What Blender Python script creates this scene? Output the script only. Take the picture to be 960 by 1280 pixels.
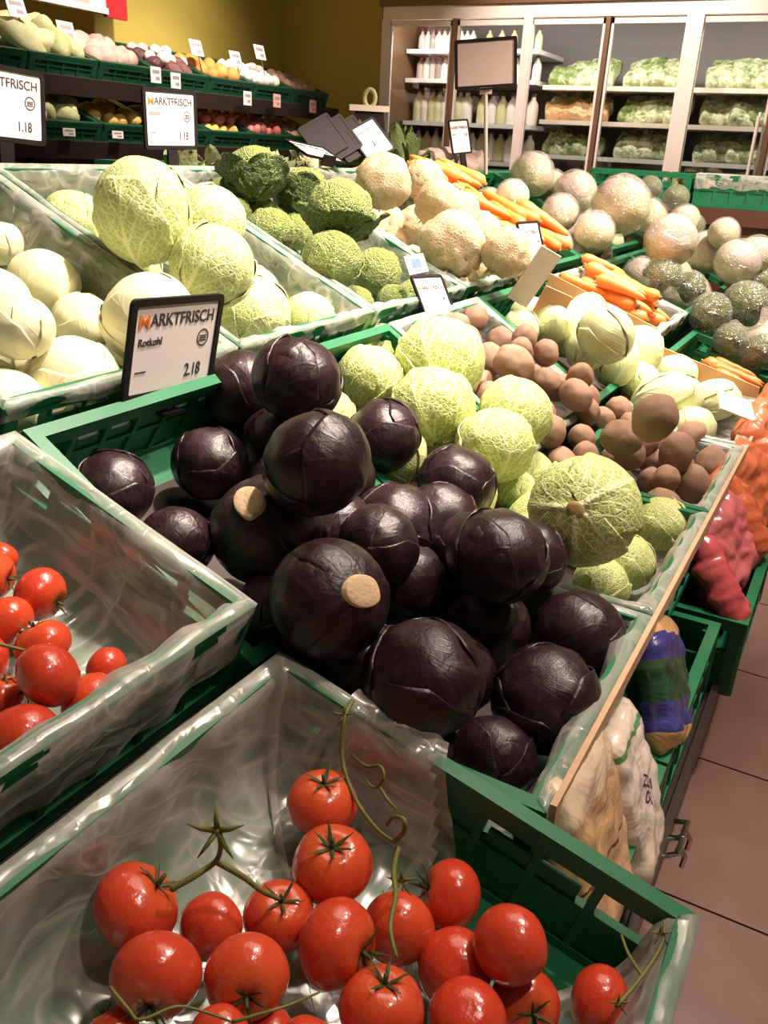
import bpy, bmesh, math, random
import numpy as np
from mathutils import Vector, Matrix, noise as mnoise

for o in list(bpy.data.objects):
    bpy.data.objects.remove(o)
scn = bpy.context.scene
C = scn.collection
PI = math.pi

# ------------------------------------------------------------------ camera
CR = Vector((0.87534, 0.48088, 0.05033))     # camera right in the world
CD = Vector((0.22765, -0.31806, -0.92033))   # camera down
CF = Vector((-0.42656, 0.81706, -0.38788))   # camera forward
CAM = Vector((0, 0, 1.4))
cam_d = bpy.data.cameras.new('camera')
cam = bpy.data.objects.new('camera', cam_d)
C.objects.link(cam)
M = Matrix.Identity(4)
for i in range(3):
    M[i][0] = CR[i]; M[i][1] = -CD[i]; M[i][2] = -CF[i]; M[i][3] = CAM[i]
cam.matrix_world = M
cam_d.sensor_fit = 'HORIZONTAL'
cam_d.sensor_width = 36
cam_d.lens = 1078.93 / 960 * 36
cam_d.clip_start = 0.02
scn.camera = cam

# ------------------------------------------------------------------ light
w = bpy.data.worlds.new('shop_air'); scn.world = w
w.use_nodes = True
w.node_tree.nodes['Background'].inputs[0].default_value = (1.0, 0.86, 0.72, 1)
w.node_tree.nodes['Background'].inputs[1].default_value = 0.16
scn.view_settings.view_transform = 'Standard'
scn.view_settings.look = 'None'
scn.view_settings.gamma = 1
scn.view_settings.exposure = 0.75
scn.view_settings.use_curve_mapping = False
try:
    scn.cycles.transparent_max_bounces = 24
except Exception:
    pass

def area(name, loc, target, size, power, col, spread=PI):
    d = bpy.data.lights.new(name, 'AREA'); d.shape = 'DISK'; d.size = size
    d.energy = power; d.color = col; d.spread = spread
    o = bpy.data.objects.new(name, d); C.objects.link(o)
    o.location = loc
    o.rotation_euler = (Vector(target) - Vector(loc)).to_track_quat('-Z', 'Y').to_euler()
    return o
def spot(name, loc, target, angle, power, col, blend=0.6, rad=0.06):
    d = bpy.data.lights.new(name, 'SPOT'); d.spot_size = math.radians(angle); d.spot_blend = blend
    d.energy = power; d.color = col; d.shadow_soft_size = rad
    o = bpy.data.objects.new(name, d); C.objects.link(o)
    o.location = loc
    o.rotation_euler = (Vector(target) - Vector(loc)).to_track_quat('-Z', 'Y').to_euler()
    return o
WARM = (1.0, 0.815, 0.70)
# ceiling spot lamps over the gondola, shelf wall and chiller
spot('ceiling_spot', (0.3, 2.0, 3.1), (-0.5, 1.05, 0.7), 62, 85, WARM)
spot('ceiling_spot', (0.55, 0.75, 3.1), (-0.35, 0.55, 0.6), 56, 50, WARM)
spot('ceiling_spot', (-0.5, 1.9, 3.1), (-1.5, 1.6, 1.1), 64, 340, WARM)
spot('ceiling_spot', (-0.5, 3.2, 3.1), (-1.35, 3.0, 1.1), 68, 400, WARM)
spot('ceiling_spot', (0.4, 2.5, 3.1), (-0.6, 2.3, 0.8), 60, 130, WARM)
spot('ceiling_spot', (0.2, 4.4, 3.1), (-0.9, 4.3, 0.9), 76, 420, WARM)
spot('ceiling_spot', (-2.4, 3.4, 3.1), (-4.0, 3.9, 2.0), 70, 230, WARM)
spot('ceiling_spot', (-2.3, 4.6, 3.1), (-3.7, 4.6, 1.6), 44, 130, WARM)
spot('ceiling_spot', (-1.7, 4.7, 3.1), (-1.7, 6.0, 1.9), 80, 150, WARM)
area('ceiling_panel_lamp', (-0.6, 2.4, 3.15), (-0.6, 2.4, 0), 2.2, 26, WARM)

# ------------------------------------------------------------------ node helpers
class NT:
    def __init__(s, name):
        s.m = bpy.data.materials.new(name); s.m.use_nodes = True
        s.t = s.m.node_tree; s.n = s.t.nodes
        for x in list(s.n): s.n.remove(x)
        s.out = s.n.new('ShaderNodeOutputMaterial')
    def a(s, typ, ins=None, **props):
        nd = s.n.new(typ)
        for k, v in props.items(): setattr(nd, k, v)
        for k, v in (ins or {}).items():
            i = nd.inputs[k]
            if isinstance(v, bpy.types.NodeSocket): s.t.links.new(v, i)
            else:
                if isinstance(v, tuple) and len(v) == 3 and i.type == 'RGBA': v = (*v, 1)
                i.default_value = v
        return nd
    def math(s, op, x, y=0.0, clamp=False):
        nd = s.a('ShaderNodeMath', {0: x, 1: y}, operation=op); nd.use_clamp = clamp
        return nd.outputs[0]
    def mix(s, f, x, y):
        nd = s.n.new('ShaderNodeMix'); nd.data_type = 'RGBA'
        for idx, v in ((0, f), (6, x), (7, y)):
            i = nd.inputs[idx]
            if isinstance(v, bpy.types.NodeSocket): s.t.links.new(v, i)
            else: i.default_value = (*v, 1) if isinstance(v, tuple) and len(v) == 3 else v
        return nd.outputs[2]
    def ramp(s, f, p0, p1, c0=(0, 0, 0), c1=(1, 1, 1)):
        nd = s.a('ShaderNodeValToRGB', {0: f})
        e = nd.color_ramp.elements
        e[0].position = p0; e[1].position = p1; e[0].color = (*c0, 1); e[1].color = (*c1, 1)
        return nd.outputs[0]
    def coord(s, which='Object', scale=None):
        o = s.a('ShaderNodeTexCoord').outputs[which]
        if scale is not None:
            o = s.a('ShaderNodeMapping', {'Vector': o, 'Scale': scale}).outputs[0]
        return o
    def noise(s, vec, scale, detail=3, rough=.55, dist=0.0):
        return s.a('ShaderNodeTexNoise', {'Vector': vec, 'Scale': scale, 'Detail': detail, 'Roughness': rough, 'Distortion': dist}).outputs[0]
    def bump(s, h, strength=.4, dist=.01):
        return s.a('ShaderNodeBump', {'Height': h, 'Strength': strength, 'Distance': dist}).outputs[0]
    def rnd(s):
        return s.a('ShaderNodeObjectInfo').outputs['Random']
    def pbr(s, col, rough=.5, normal=None, **kw):
        ins = {'Base Color': col, 'Roughness': rough}
        if normal is not None: ins['Normal'] = normal
        for k, v in kw.items(): ins[k.replace('_', ' ')] = v
        b = s.a('ShaderNodeBsdfPrincipled', ins)
        s.t.links.new(b.outputs[0], s.out.inputs[0])
        return s.m
    def surf(s, sock):
        s.t.links.new(sock, s.out.inputs[0]); return s.m

MAT = {}
def plain(name, col, rough=.5, var=.12, scale=30., bump=.15, **kw):
    n = NT(name); v = n.coord()
    nz = n.noise(v, scale)
    dark = tuple(c * (1 - var * 1.5) for c in col); lite = tuple(min(1, c * (1 + var)) for c in col)
    MAT[name] = n.pbr(n.mix(nz, dark, lite), rough, n.bump(nz, bump, .004), **kw)
    return MAT[name]

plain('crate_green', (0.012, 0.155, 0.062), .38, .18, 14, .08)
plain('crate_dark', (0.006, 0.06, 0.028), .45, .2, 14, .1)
plain('black_plastic', (0.012, 0.009, 0.009), .6, .1, Specular_IOR_Level=.2)
plain('sign_card', (0.80, 0.74, 0.72), .5, .03, 20, .02)
plain('sign_ink', (0.05, 0.035, 0.04), .6, .05)
plain('sign_grey', (0.30, 0.27, 0.27), .6, .3, 200)
plain('sign_orange', (0.85, 0.22, 0.04), .6, .05)
plain('sign_blue', (0.10, 0.16, 0.42), .6, .05)
plain('sign_blank', (0.52, 0.42, 0.38), .6, .05)
plain('metal_dark', (0.05, 0.035, 0.03), .4, .1, Metallic=.5)
plain('metal_chrome', (0.75, 0.72, 0.70), .18, .05, Metallic=1.)
plain('edge_wood', (0.62, 0.40, 0.24), .55, .12, 40)
plain('cardboard', (0.50, 0.27, 0.13), .8, .1, 25)
plain('cardboard_pale', (0.74, 0.63, 0.52), .8, .08, 25)
plain('brown_wood', (0.09, 0.035, 0.016), .45, .2, 10)
plain('fridge_post', (0.84, 0.74, 0.69), .4, .03)
plain('fridge_brown', (0.16, 0.085, 0.045), .45, .1)
plain('fridge_white', (0.80, 0.77, 0.74), .4, .03)
plain('fridge_grey', (0.20, 0.18, 0.18), .5, .06)
plain('shelf_dark', (0.035, 0.022, 0.018), .5, .15)
plain('white_paint', (0.75, 0.70, 0.66), .5, .04)
plain('red_print', (0.45, 0.02, 0.03), .5, .08)
plain('pink_print', (0.75, 0.42, 0.36), .5, .3, 60)
plain('ceiling_white', (0.7, 0.66, 0.6), .8, .03)
plain('vine_green', (0.16, 0.17, 0.035), .6, .3, 60)
plain('calyx_green', (0.055, 0.085, 0.02), .6, .35, 80)
plain('stem_cut', (0.72, 0.52, 0.30), .7, .18, 18, .3)
plain('stem_yellow', (0.42, 0.30, 0.10), .7, .18, 18, .3)

def m_wall():
    n = NT('wall_yellow'); v = n.coord()
    nz = n.noise(v, 3); f = n.noise(v, 60)
    MAT['wall'] = n.pbr(n.mix(nz, (0.38, 0.31, 0.055), (0.45, 0.37, 0.075)), .7, n.bump(f, .1, .003))
m_wall()
def m_tile():
    n = NT('floor_tile'); v = n.coord('Object'); r = n.rnd()
    nz = n.noise(v, 9, 4); f = n.noise(v, 90)
    base = n.mix(nz, (0.145, 0.078, 0.060), (0.215, 0.125, 0.098))
    MAT['tile'] = n.pbr(n.mix(n.math('MULTIPLY', r, .35), base, (0.16, 0.08, 0.06)), n.math('ADD', n.math('MULTIPLY', nz, .2), .3), n.bump(f, .08, .002))
    n = NT('floor_joint'); MAT['joint'] = n.pbr((0.05, 0.03, 0.024), .9)
m_tile()

def m_film(name, body=.16, ridge=.45, tint=(.82, .80, .76), sc=1.0, gloss=.22, bmp=.45):
    n = NT(name); v = n.coord('Object')
    v2 = n.a('ShaderNodeMapping', {'Vector': v, 'Scale': (2.2 * sc, 5 * sc, 9 * sc), 'Rotation': (.3, .5, .4)}).outputs[0]
    v3 = n.a('ShaderNodeMapping', {'Vector': v, 'Scale': (8 * sc, 2.4 * sc, 4 * sc), 'Rotation': (.9, .2, 1.1)}).outputs[0]
    a = n.a('ShaderNodeTexNoise', {'Vector': v2, 'Scale': 1.6, 'Detail': 2, 'Distortion': .8}).outputs[0]
    b = n.a('ShaderNodeTexNoise', {'Vector': v3, 'Scale': 1.3, 'Detail': 2, 'Distortion': 1.0}).outputs[0]
    def rid(x): return n.math('SUBTRACT', 1, n.math('MULTIPLY', n.math('ABSOLUTE', n.math('SUBTRACT', x, .5)), 9), True)
    r = n.math('MAXIMUM', rid(a), rid(b))
    r = n.math('POWER', r, 2.0)
    nor = n.bump(n.math('ADD', a, n.math('MULTIPLY', r, .12)), bmp, .02)
    face = n.a('ShaderNodeLayerWeight', {'Blend': .35, 'Normal': nor}).outputs['Facing']
    fac = n.math('ADD', n.math('ADD', body, n.math('MULTIPLY', r, ridge * .5)), n.math('MULTIPLY', face, ridge * .6), True)
    tr = n.a('ShaderNodeBsdfTransparent', {'Color': (.96, .96, .95)}).outputs[0]
    gl = n.a('ShaderNodeBsdfGlossy', {'Color': (.95, .93, .9), 'Roughness': .22, 'Normal': nor}).outputs[0]
    df = n.a('ShaderNodeBsdfDiffuse', {'Color': tint, 'Normal': nor}).outputs[0]
    tl = n.a('ShaderNodeBsdfTranslucent', {'Color': tint}).outputs[0]
    d2 = n.a('ShaderNodeMixShader', {0: .4, 1: df, 2: tl}).outputs[0]
    g2 = n.a('ShaderNodeMixShader', {0: gloss, 1: d2, 2: gl}).outputs[0]
    MAT[name] = n.surf(n.a('ShaderNodeMixShader', {0: fac, 1: tr, 2: g2}).outputs[0])
m_film('film', .16, .55, (.9, .87, .82))
m_film('film_milky', .22, .62, (.90, .86, .80))
m_film('film_thin', .05, .35, sc=1.3)
m_film('film_wrap', .03, .5, (.9, .88, .78), sc=.5, gloss=.5, bmp=.8)
def m_glass():
    n = NT('glass_door')
    tr = n.a('ShaderNodeBsdfTransparent', {'Color': (.93, .93, .92)}).outputs[0]
    gl = n.a('ShaderNodeBsdfGlossy', {'Color': (1, 1, 1), 'Roughness': .03}).outputs[0]
    f = n.a('ShaderNodeFresnel', {'IOR': 1.45}).outputs[0]
    MAT['glass'] = n.surf(n.a('ShaderNodeMixShader', {0: f, 1: tr, 2: gl}).outputs[0])
m_glass()

# leaf veins from the UV map: u across the leaf (0.5 = midrib), v from stem to tip
def veins(n, nlat=7., mid_w=.05, lat_w=.10, dist=.05):
    uv = n.coord('UV')
    nz = n.a('ShaderNodeTexNoise', {'Vector': uv, 'Scale': 5., 'Detail': 2}).outputs['Color']
    sub = n.a('ShaderNodeVectorMath', {0: nz, 1: (.5, .5, .5)}, operation='SUBTRACT').outputs[0]
    sc = n.a('ShaderNodeVectorMath', {0: sub, 'Scale': dist}, operation='SCALE').outputs[0]
    uv2 = n.a('ShaderNodeVectorMath', {0: uv, 1: sc}, operation='ADD').outputs[0]
    sp = n.a('ShaderNodeSeparateXYZ', {0: uv2})
    x = n.math('ABSOLUTE', n.math('SUBTRACT', sp.outputs[0], .5)); y = sp.outputs[1]
    mw = n.math('MULTIPLY', n.math('SUBTRACT', 1.15, y), mid_w)
    mid = n.math('SUBTRACT', 1, n.math('DIVIDE', x, mw), True)
    s = n.math('SUBTRACT', y, n.math('MULTIPLY', n.math('POWER', x, .8), 1.05))
    tri = n.math('PINGPONG', n.math('ADD', n.math('MULTIPLY', s, nlat), 20), .5)
    taper = n.math('MULTIPLY', n.math('SUBTRACT', .62, x), lat_w * 3.2)
    lat = n.math('SUBTRACT', 1, n.math('DIVIDE', tri, taper), True)
    return n.math('MAXIMUM', mid, n.math('MULTIPLY', lat, .8))

def m_cabbage(name, base, base2, vein, rough, ret=0., retscale=9., bumpk=.5, veink=.8, spots=None, nlat=7., coat=0., folds=0.):
    n = NT(name); v = n.coord('Object')
    vn = veins(n, nlat)
    nz = n.noise(v, 2.2, 4)
    col = n.mix(nz, base, base2)
    r = n.rnd()
    h = n.math('MULTIPLY', vn, .6)
    if ret:
        w_ = n.noise(v, 6, 2)
        vv = n.a('ShaderNodeVectorMath', {0: v, 1: n.a('ShaderNodeVectorMath', {0: n.a('ShaderNodeTexNoise', {'Vector': v, 'Scale': 6.}).outputs['Color'], 'Scale': .12}, operation='SCALE').outputs[0]}, operation='ADD').outputs[0]
        vo = n.a('ShaderNodeTexVoronoi', {'Vector': vv, 'Scale': retscale}, feature='DISTANCE_TO_EDGE').outputs[0]
        vo2 = n.a('ShaderNodeTexVoronoi', {'Vector': vv, 'Scale': retscale * 2.1}, feature='DISTANCE_TO_EDGE').outputs[0]
        e1 = n.math('SUBTRACT', 1, n.math('MULTIPLY', vo, 9.), True)
        e2 = n.math('SUBTRACT', 1, n.math('MULTIPLY', vo2, 8.), True)
        e = n.math('MAXIMUM', e1, n.math('MULTIPLY', e2, .55))
        col = n.mix(n.math('MULTIPLY', e, ret), col, vein)
        pil = n.math('MINIMUM', n.math('MULTIPLY', vo, 3.), .5)
        h = n.math('ADD', h, n.math('SUBTRACT', n.math('MULTIPLY', pil, 1.6), n.math('MULTIPLY', e, .15)))
    col = n.mix(n.math('MULTIPLY', vn, veink), col, vein)
    if spots is not None:
        sp = n.ramp(n.noise(v, 3.1, 5, .65, .6), .48, .75)
        col = n.mix(n.math('MULTIPLY', sp, spots[1]), col, spots[0])
    fine = n.noise(v, 28, 3)
    h = n.math('ADD', h, n.math('MULTIPLY', fine, .25))
    if folds:
        st = n.a('ShaderNodeMapping', {'Vector': v, 'Scale': (2.2, 2.2, .9)}).outputs[0]
        h = n.math('ADD', h, n.math('MULTIPLY', n.noise(st, 2.4, 4, .6, .8), folds * 2.5))
    nor = n.bump(h, bumpk, .05)
    MAT[name] = n.pbr(col, rough, nor, Coat_Weight=coat, Coat_Roughness=.3)
m_cabbage('red_cabbage', (0.009, 0.003, 0.005), (0.022, 0.007, 0.011), (0.09, 0.036, 0.040), .37, veink=.10, spots=((0.070, 0.032, 0.034), .6), nlat=4, bumpk=.10, folds=1.1)
m_cabbage('savoy_light', (0.29, 0.39, 0.07), (0.42, 0.51, 0.125), (0.80, 0.82, 0.45), .5, ret=.9, retscale=8., bumpk=.26, nlat=5, veink=.95)
m_cabbage('savoy_pale', (0.33, 0.44, 0.10), (0.45, 0.54, 0.17), (0.80, 0.83, 0.50), .5, ret=.9, retscale=8., bumpk=.24, nlat=5, veink=.95)
m_cabbage('savoy_dark', (0.035, 0.075, 0.012), (0.07, 0.12, 0.022), (0.19, 0.26, 0.07), .5, ret=.5, retscale=6., bumpk=.6, nlat=6)
m_cabbage('savoy_mid', (0.12, 0.19, 0.03), (0.20, 0.27, 0.05), (0.42, 0.48, 0.17), .5, ret=.65, retscale=7., bumpk=.6, nlat=6)
m_cabbage('white_cabbage', (0.70, 0.70, 0.40), (0.82, 0.79, 0.55), (0.88, 0.86, 0.68), .38, bumpk=.12, veink=.25, nlat=5)
m_cabbage('pale_green', (0.56, 0.62, 0.28), (0.70, 0.73, 0.42), (0.84, 0.85, 0.62), .35, bumpk=.2, veink=.6, nlat=6)

def m_tomato():
    n = NT('tomato'); v = n.coord('Object'); r = n.rnd()
    z = n.a('ShaderNodeSeparateXYZ', {0: v}).outputs[2]
    nz = n.noise(v, 2.5, 3)
    top = n.ramp(n.math('ADD', z, n.math('MULTIPLY', nz, .5)), .75, 1.25)
    c = n.mix(r, (0.56, 0.050, 0.020), (0.66, 0.082, 0.028))
    c = n.mix(n.math('MULTIPLY', top, .35), c, (0.66, 0.15, 0.03))
    MAT['tomato'] = n.pbr(c, .24, n.bump(n.noise(v, 5, 2), .06, .05), Coat_Weight=.3, Coat_Roughness=.12, Subsurface_Weight=.08)
m_tomato()
def m_potato():
    n = NT('potato'); v = n.coord('Object'); r = n.rnd()
    nz = n.noise(v, 2.6, 5, .65); f = n.noise(v, 24, 4); sp = n.ramp(n.noise(v, 7, 3), .68, .74)
    c = n.mix(nz, (0.25, 0.145, 0.085), (0.37, 0.235, 0.145))
    c = n.mix(n.math('MULTIPLY', r, .45), c, (0.22, 0.11, 0.07))
    MAT['potato'] = n.pbr(n.mix(n.math('MULTIPLY', sp, .6), c, (0.14, 0.07, 0.04)), .65, n.bump(f, .3, .03))
m_potato()
def m_celeriac():
    n = NT('celeriac'); v = n.coord('Object')
    nz = n.noise(v, 3, 6, .7); f = n.noise(v, 16, 4)
    MAT['celeriac'] = n.pbr(n.mix(n.ramp(nz, .3, .7), (0.50, 0.36, 0.18), (0.78, 0.65, 0.42)), .7, n.bump(f, .5, .04))
m_celeriac()
def m_carrot():
    n = NT('carrot'); v = n.coord('Object'); r = n.rnd()
    rg = n.noise(n.a('ShaderNodeMapping', {'Vector': v, 'Scale': (1, 1, 90)}).outputs[0], 1.0, 3)
    c = n.mix(rg, (0.66, 0.17, 0.022), (0.82, 0.27, 0.05))
    MAT['carrot'] = n.pbr(n.mix(n.math('MULTIPLY', r, .4), c, (0.80, 0.33, 0.10)), .45, n.bump(rg, .3, .003))
m_carrot()
def m_swede():
    n = NT('swede'); v = n.coord('Object'); z = n.a('ShaderNodeSeparateXYZ', {0: v}).outputs[2]
    nz = n.noise(v, 3, 5, .65)
    t = n.ramp(n.math('ADD', z, n.math('MULTIPLY', nz, .9)), .55, 1.25)
    c = n.mix(nz, (0.52, 0.50, 0.22), (0.74, 0.68, 0.42))
    MAT['swede'] = n.pbr(n.mix(n.math('MULTIPLY', t, .75), c, (0.62, 0.46, 0.46)), .5, n.bump(n.noise(v, 14, 4), .4, .04))
m_swede()
def m_broc():
    n = NT('broccoli'); v = n.coord('Object')
    vo = n.a('ShaderNodeTexVoronoi', {'Vector': v, 'Scale': 16.}).outputs[0]
    MAT['broccoli'] = n.pbr(n.mix(vo, (0.10, 0.18, 0.03), (0.30, 0.38, 0.09)), .7, n.bump(vo, .8, -.04))
m_broc()
def m_multi(name, c1, c2, scale=2., rough=.5):
    n = NT(name); v = n.coord('Object'); r = n.rnd()
    nz = n.noise(v, scale, 4)
    MAT[name] = n.pbr(n.mix(n.math('ADD', n.math('MULTIPLY', r, .5), n.math('MULTIPLY', nz, .5)), c1, c2), rough, n.bump(n.noise(v, 12), .3, .03))
m_multi('leaf_pale', (0.22, 0.28, 0.07), (0.70, 0.68, 0.44))
m_multi('leaf_green', (0.06, 0.12, 0.03), (0.25, 0.31, 0.10))
m_multi('turnip', (0.20, 0.06, 0.08), (0.74, 0.62, 0.50), 1.2)
m_multi('aubergine', (0.05, 0.015, 0.02), (0.16, 0.05, 0.05), 1.5, .35)
m_multi('orange_skin', (0.62, 0.20, 0.03), (0.75, 0.38, 0.10))
m_multi('mushroom', (0.74, 0.69, 0.60), (0.86, 0.82, 0.74))
m_multi('mushroom_brown', (0.24, 0.13, 0.07), (0.46, 0.32, 0.22))
m_multi('radish', (0.45, 0.03, 0.04), (0.68, 0.30, 0.26))
m_multi('yellow_skin', (0.58, 0.36, 0.05), (0.66, 0.50, 0.14))
m_multi('beige_root', (0.46, 0.30, 0.18), (0.64, 0.48, 0.32))
def m_salad():
    n = NT('salad_bag'); v = n.coord('Object'); r = n.rnd()
    nz = n.ramp(n.math('ADD', n.noise(v, 1.5, 3, .5, .3), n.math('MULTIPLY', n.math('SUBTRACT', r, .5), .25)), .34, .70)
    MAT['salad_bag'] = n.pbr(n.mix(nz, (0.15, 0.22, 0.05), (0.70, 0.72, 0.50)), .25, n.bump(n.noise(v, 5, 3), .4, .1))
m_salad()
m_multi('tray_warm', (0.40, 0.20, 0.06), (0.66, 0.46, 0.26), 3., .3)
m_multi('red_bag', (0.42, 0.025, 0.04), (0.72, 0.26, 0.26), 9., .22)
m_multi('orange_bag', (0.50, 0.07, 0.025), (0.74, 0.26, 0.12), 9., .22)
m_multi('bottle_a', (0.05, 0.03, 0.03), (0.62, 0.55, 0.50), 1.2, .25)
m_multi('bottle_b', (0.62, 0.55, 0.50), (0.80, 0.76, 0.70), 1.2, .25)
m_multi('bottle_c', (0.45, 0.40, 0.12), (0.70, 0.66, 0.50), 1.2, .25)
m_multi('bottle_cap', (0.05, 0.03, 0.03), (0.12, 0.05, 0.05))
def m_bag(name, cols):
    n = NT(name); uv = n.coord('UV')
    y = n.a('ShaderNodeSeparateXYZ', {0: uv}).outputs[1]
    nd = n.a('ShaderNodeValToRGB', {0: y}); cr = nd.color_ramp; cr.interpolation = 'CONSTANT'
    for i, (p, c) in enumerate(cols):
        e = cr.elements[i] if i < 2 else cr.elements.new(p)
        e.position = p; e.color = (*c, 1)
    v = n.coord('Object')
    MAT[name] = n.pbr(nd.outputs[0], .28, n.bump(n.noise(v, 9, 4, .6, 1.), .5, .02), Coat_Weight=.4)
m_bag('bag_beige', [(0, (.66, .42, .22)), (.42, (.70, .48, .27)), (.47, (.20, .07, .03)), (.49, (.66, .42, .22)), (.8, (.74, .60, .42))])
m_bag('bag_white', [(0, (.70, .60, .50)), (.3, (.74, .66, .58)), (.86, (.12, .28, .12)), (.9, (.7, .6, .48))])
m_bag('bag_blue', [(0, (.60, .36, .16)), (.16, (.05, .05, .22)), (.36, (.02, .07, .03)), (.62, (.05, .10, .05)), (.68, (.05, .05, .22)), (.86, (.60, .36, .16))])
# ------------------------------------------------------------------ mesh helpers
class MB:
    def __init__(s): s.v = []; s.f = []; s.uv = None
    def box(s, x0, x1, y0, y1, z0, z1):
        b = len(s.v)
        s.v += [(x0, y0, z0), (x1, y0, z0), (x1, y1, z0), (x0, y1, z0), (x0, y0, z1), (x1, y0, z1), (x1, y1, z1), (x0, y1, z1)]
        s.f += [tuple(b + i for i in q) for q in ((0, 3, 2, 1), (4, 5, 6, 7), (0, 1, 5, 4), (1, 2, 6, 5), (2, 3, 7, 6), (3, 0, 4, 7))]
        return s
    def tube(s, pts, rad, n=7, cap=True):
        pts = [Vector(p) for p in pts]; m = len(pts)
        if not hasattr(rad, '__len__'): rad = [rad] * m
        up = Vector((0.13, 0.21, 1)).normalized(); b = len(s.v)
        for i, p in enumerate(pts):
            t = (pts[min(i + 1, m - 1)] - pts[max(i - 1, 0)]).normalized()
            a = t.cross(up)
            if a.length < 1e-4: a = t.cross(Vector((1, 0, 0)))
            a.normalize(); c = t.cross(a)
            for k in range(n):
                q = p + (a * math.cos(2 * PI * k / n) + c * math.sin(2 * PI * k / n)) * rad[i]
                s.v.append(tuple(q))
        for i in range(m - 1):
            for k in range(n):
                k2 = (k + 1) % n
                s.f.append((b + i * n + k, b + i * n + k2, b + (i + 1) * n + k2, b + (i + 1) * n + k))
        if cap:
            s.f.append(tuple(b + k for k in range(n))[::-1])
            s.f.append(tuple(b + (m - 1) * n + k for k in range(n)))
        return s
    def lathe(s, prof, n=20, caps=True):
        b = len(s.v); m = len(prof)
        for r, z in prof:
            for k in range(n):
                s.v.append((r * math.cos(2 * PI * k / n), r * math.sin(2 * PI * k / n), z))
        for i in range(m - 1):
            for k in range(n):
                k2 = (k + 1) % n
                s.f.append((b + i * n + k, b + i * n + k2, b + (i + 1) * n + k2, b + (i + 1) * n + k))
        if caps:
            s.f.append(tuple(b + k for k in range(n))[::-1]); s.f.append(tuple(b + (m - 1) * n + k for k in range(n)))
        return s
    def prism(s, poly, axis, a0, a1):
        # poly: 2D outline; axis 'y' : (x,z) outline extruded in y
        b = len(s.v); n = len(poly)
        for a in (a0, a1):
            for p, q in poly:
                s.v.append((p, a, q) if axis == 'y' else (a, p, q) if axis == 'x' else (p, q, a))
        s.f.append(tuple(range(b, b + n))); s.f.append(tuple(range(b + n, b + 2 * n))[::-1])
        for i in range(n):
            j = (i + 1) % n
            s.f.append((b + i, b + n + i, b + n + j, b + j))
        return s
    def mesh(s, name, smooth=False, fix=True):
        me = bpy.data.meshes.new(name); me.from_pydata(s.v, [], s.f)
        if fix:
            bm = bmesh.new(); bm.from_mesh(me); bmesh.ops.recalc_face_normals(bm, faces=bm.faces); bm.to_mesh(me); bm.free()
        if smooth:
            me.polygons.foreach_set('use_smooth', [True] * len(me.polygons))
        me.update(); return me

def obj(name, me, mat=None, parent=None, loc=None, rot=None, scale=None):
    if isinstance(me, MB): me = me.mesh(name)
    if mat is not None and me is not None and not me.materials: me.materials.append(MAT[mat])
    o = bpy.data.objects.new(name, me); C.objects.link(o)
    if parent is not None: o.parent = parent
    if loc is not None: o.location = loc
    if rot is not None: o.rotation_euler = rot
    if scale is not None: o.scale = scale if hasattr(scale, '__len__') else (scale,) * 3
    return o
def tag(o, label, cat, group=None, kind=None):
    if label: o['label'] = label
    if cat: o['category'] = cat
    if group: o['group'] = group
    if kind: o['kind'] = kind
    return o
def thing(name, label, cat, loc=(0, 0, 0), rot=None, group=None):
    return tag(obj(name, None, None, None, loc, rot), label, cat, group)
def struct(name, me, mat, loc=None, rot=None):
    o = obj(name, me, mat, None, loc, rot); o['kind'] = 'structure'; return o
def noise3(p, sc=1., oct=3, off=0.):
    return mnoise.fractal(Vector(p) * sc + Vector((off, off * 1.7, -off)), 1.0, 2.0, oct)

# ------------------------------------------------------------------ the room
fl = struct('floor', MB().box(-4.5, 3.2, -2.5, 7.2, -.06, -.006), 'joint')
tl = MB().box(-.247, .247, -.247, .247, -.006, 0).mesh('floor_tile')
tl.materials.append(MAT['tile'])
for i in range(-1, 6):
    for j in range(-2, 12):
        obj('floor_tile', tl, None, fl, (i * .5 + .02, j * .5 + .25, 0))
struct('wall_left', MB().box(-4.5, -4.2, -2.5, 6.0, 0, 3.3), 'wall')
struct('wall_back', MB().box(-4.5, -3.36, 6.0, 7.2, 0, 3.3), 'wall')
struct('wall_behind_chiller', MB().box(-3.36, 3.2, 6.95, 7.2, 0, 3.3), 'wall')
struct('wall_right', MB().box(3.0, 3.2, -2.5, 6.95, 0, 3.3), 'ceiling_white')
struct('wall_front', MB().box(-4.2, 3.0, -2.5, -2.3, 0, 3.3), 'ceiling_white')
struct('ceiling', MB().box(-4.5, 3.2, -2.5, 7.2, 3.3, 3.4), 'ceiling_white')

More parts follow.
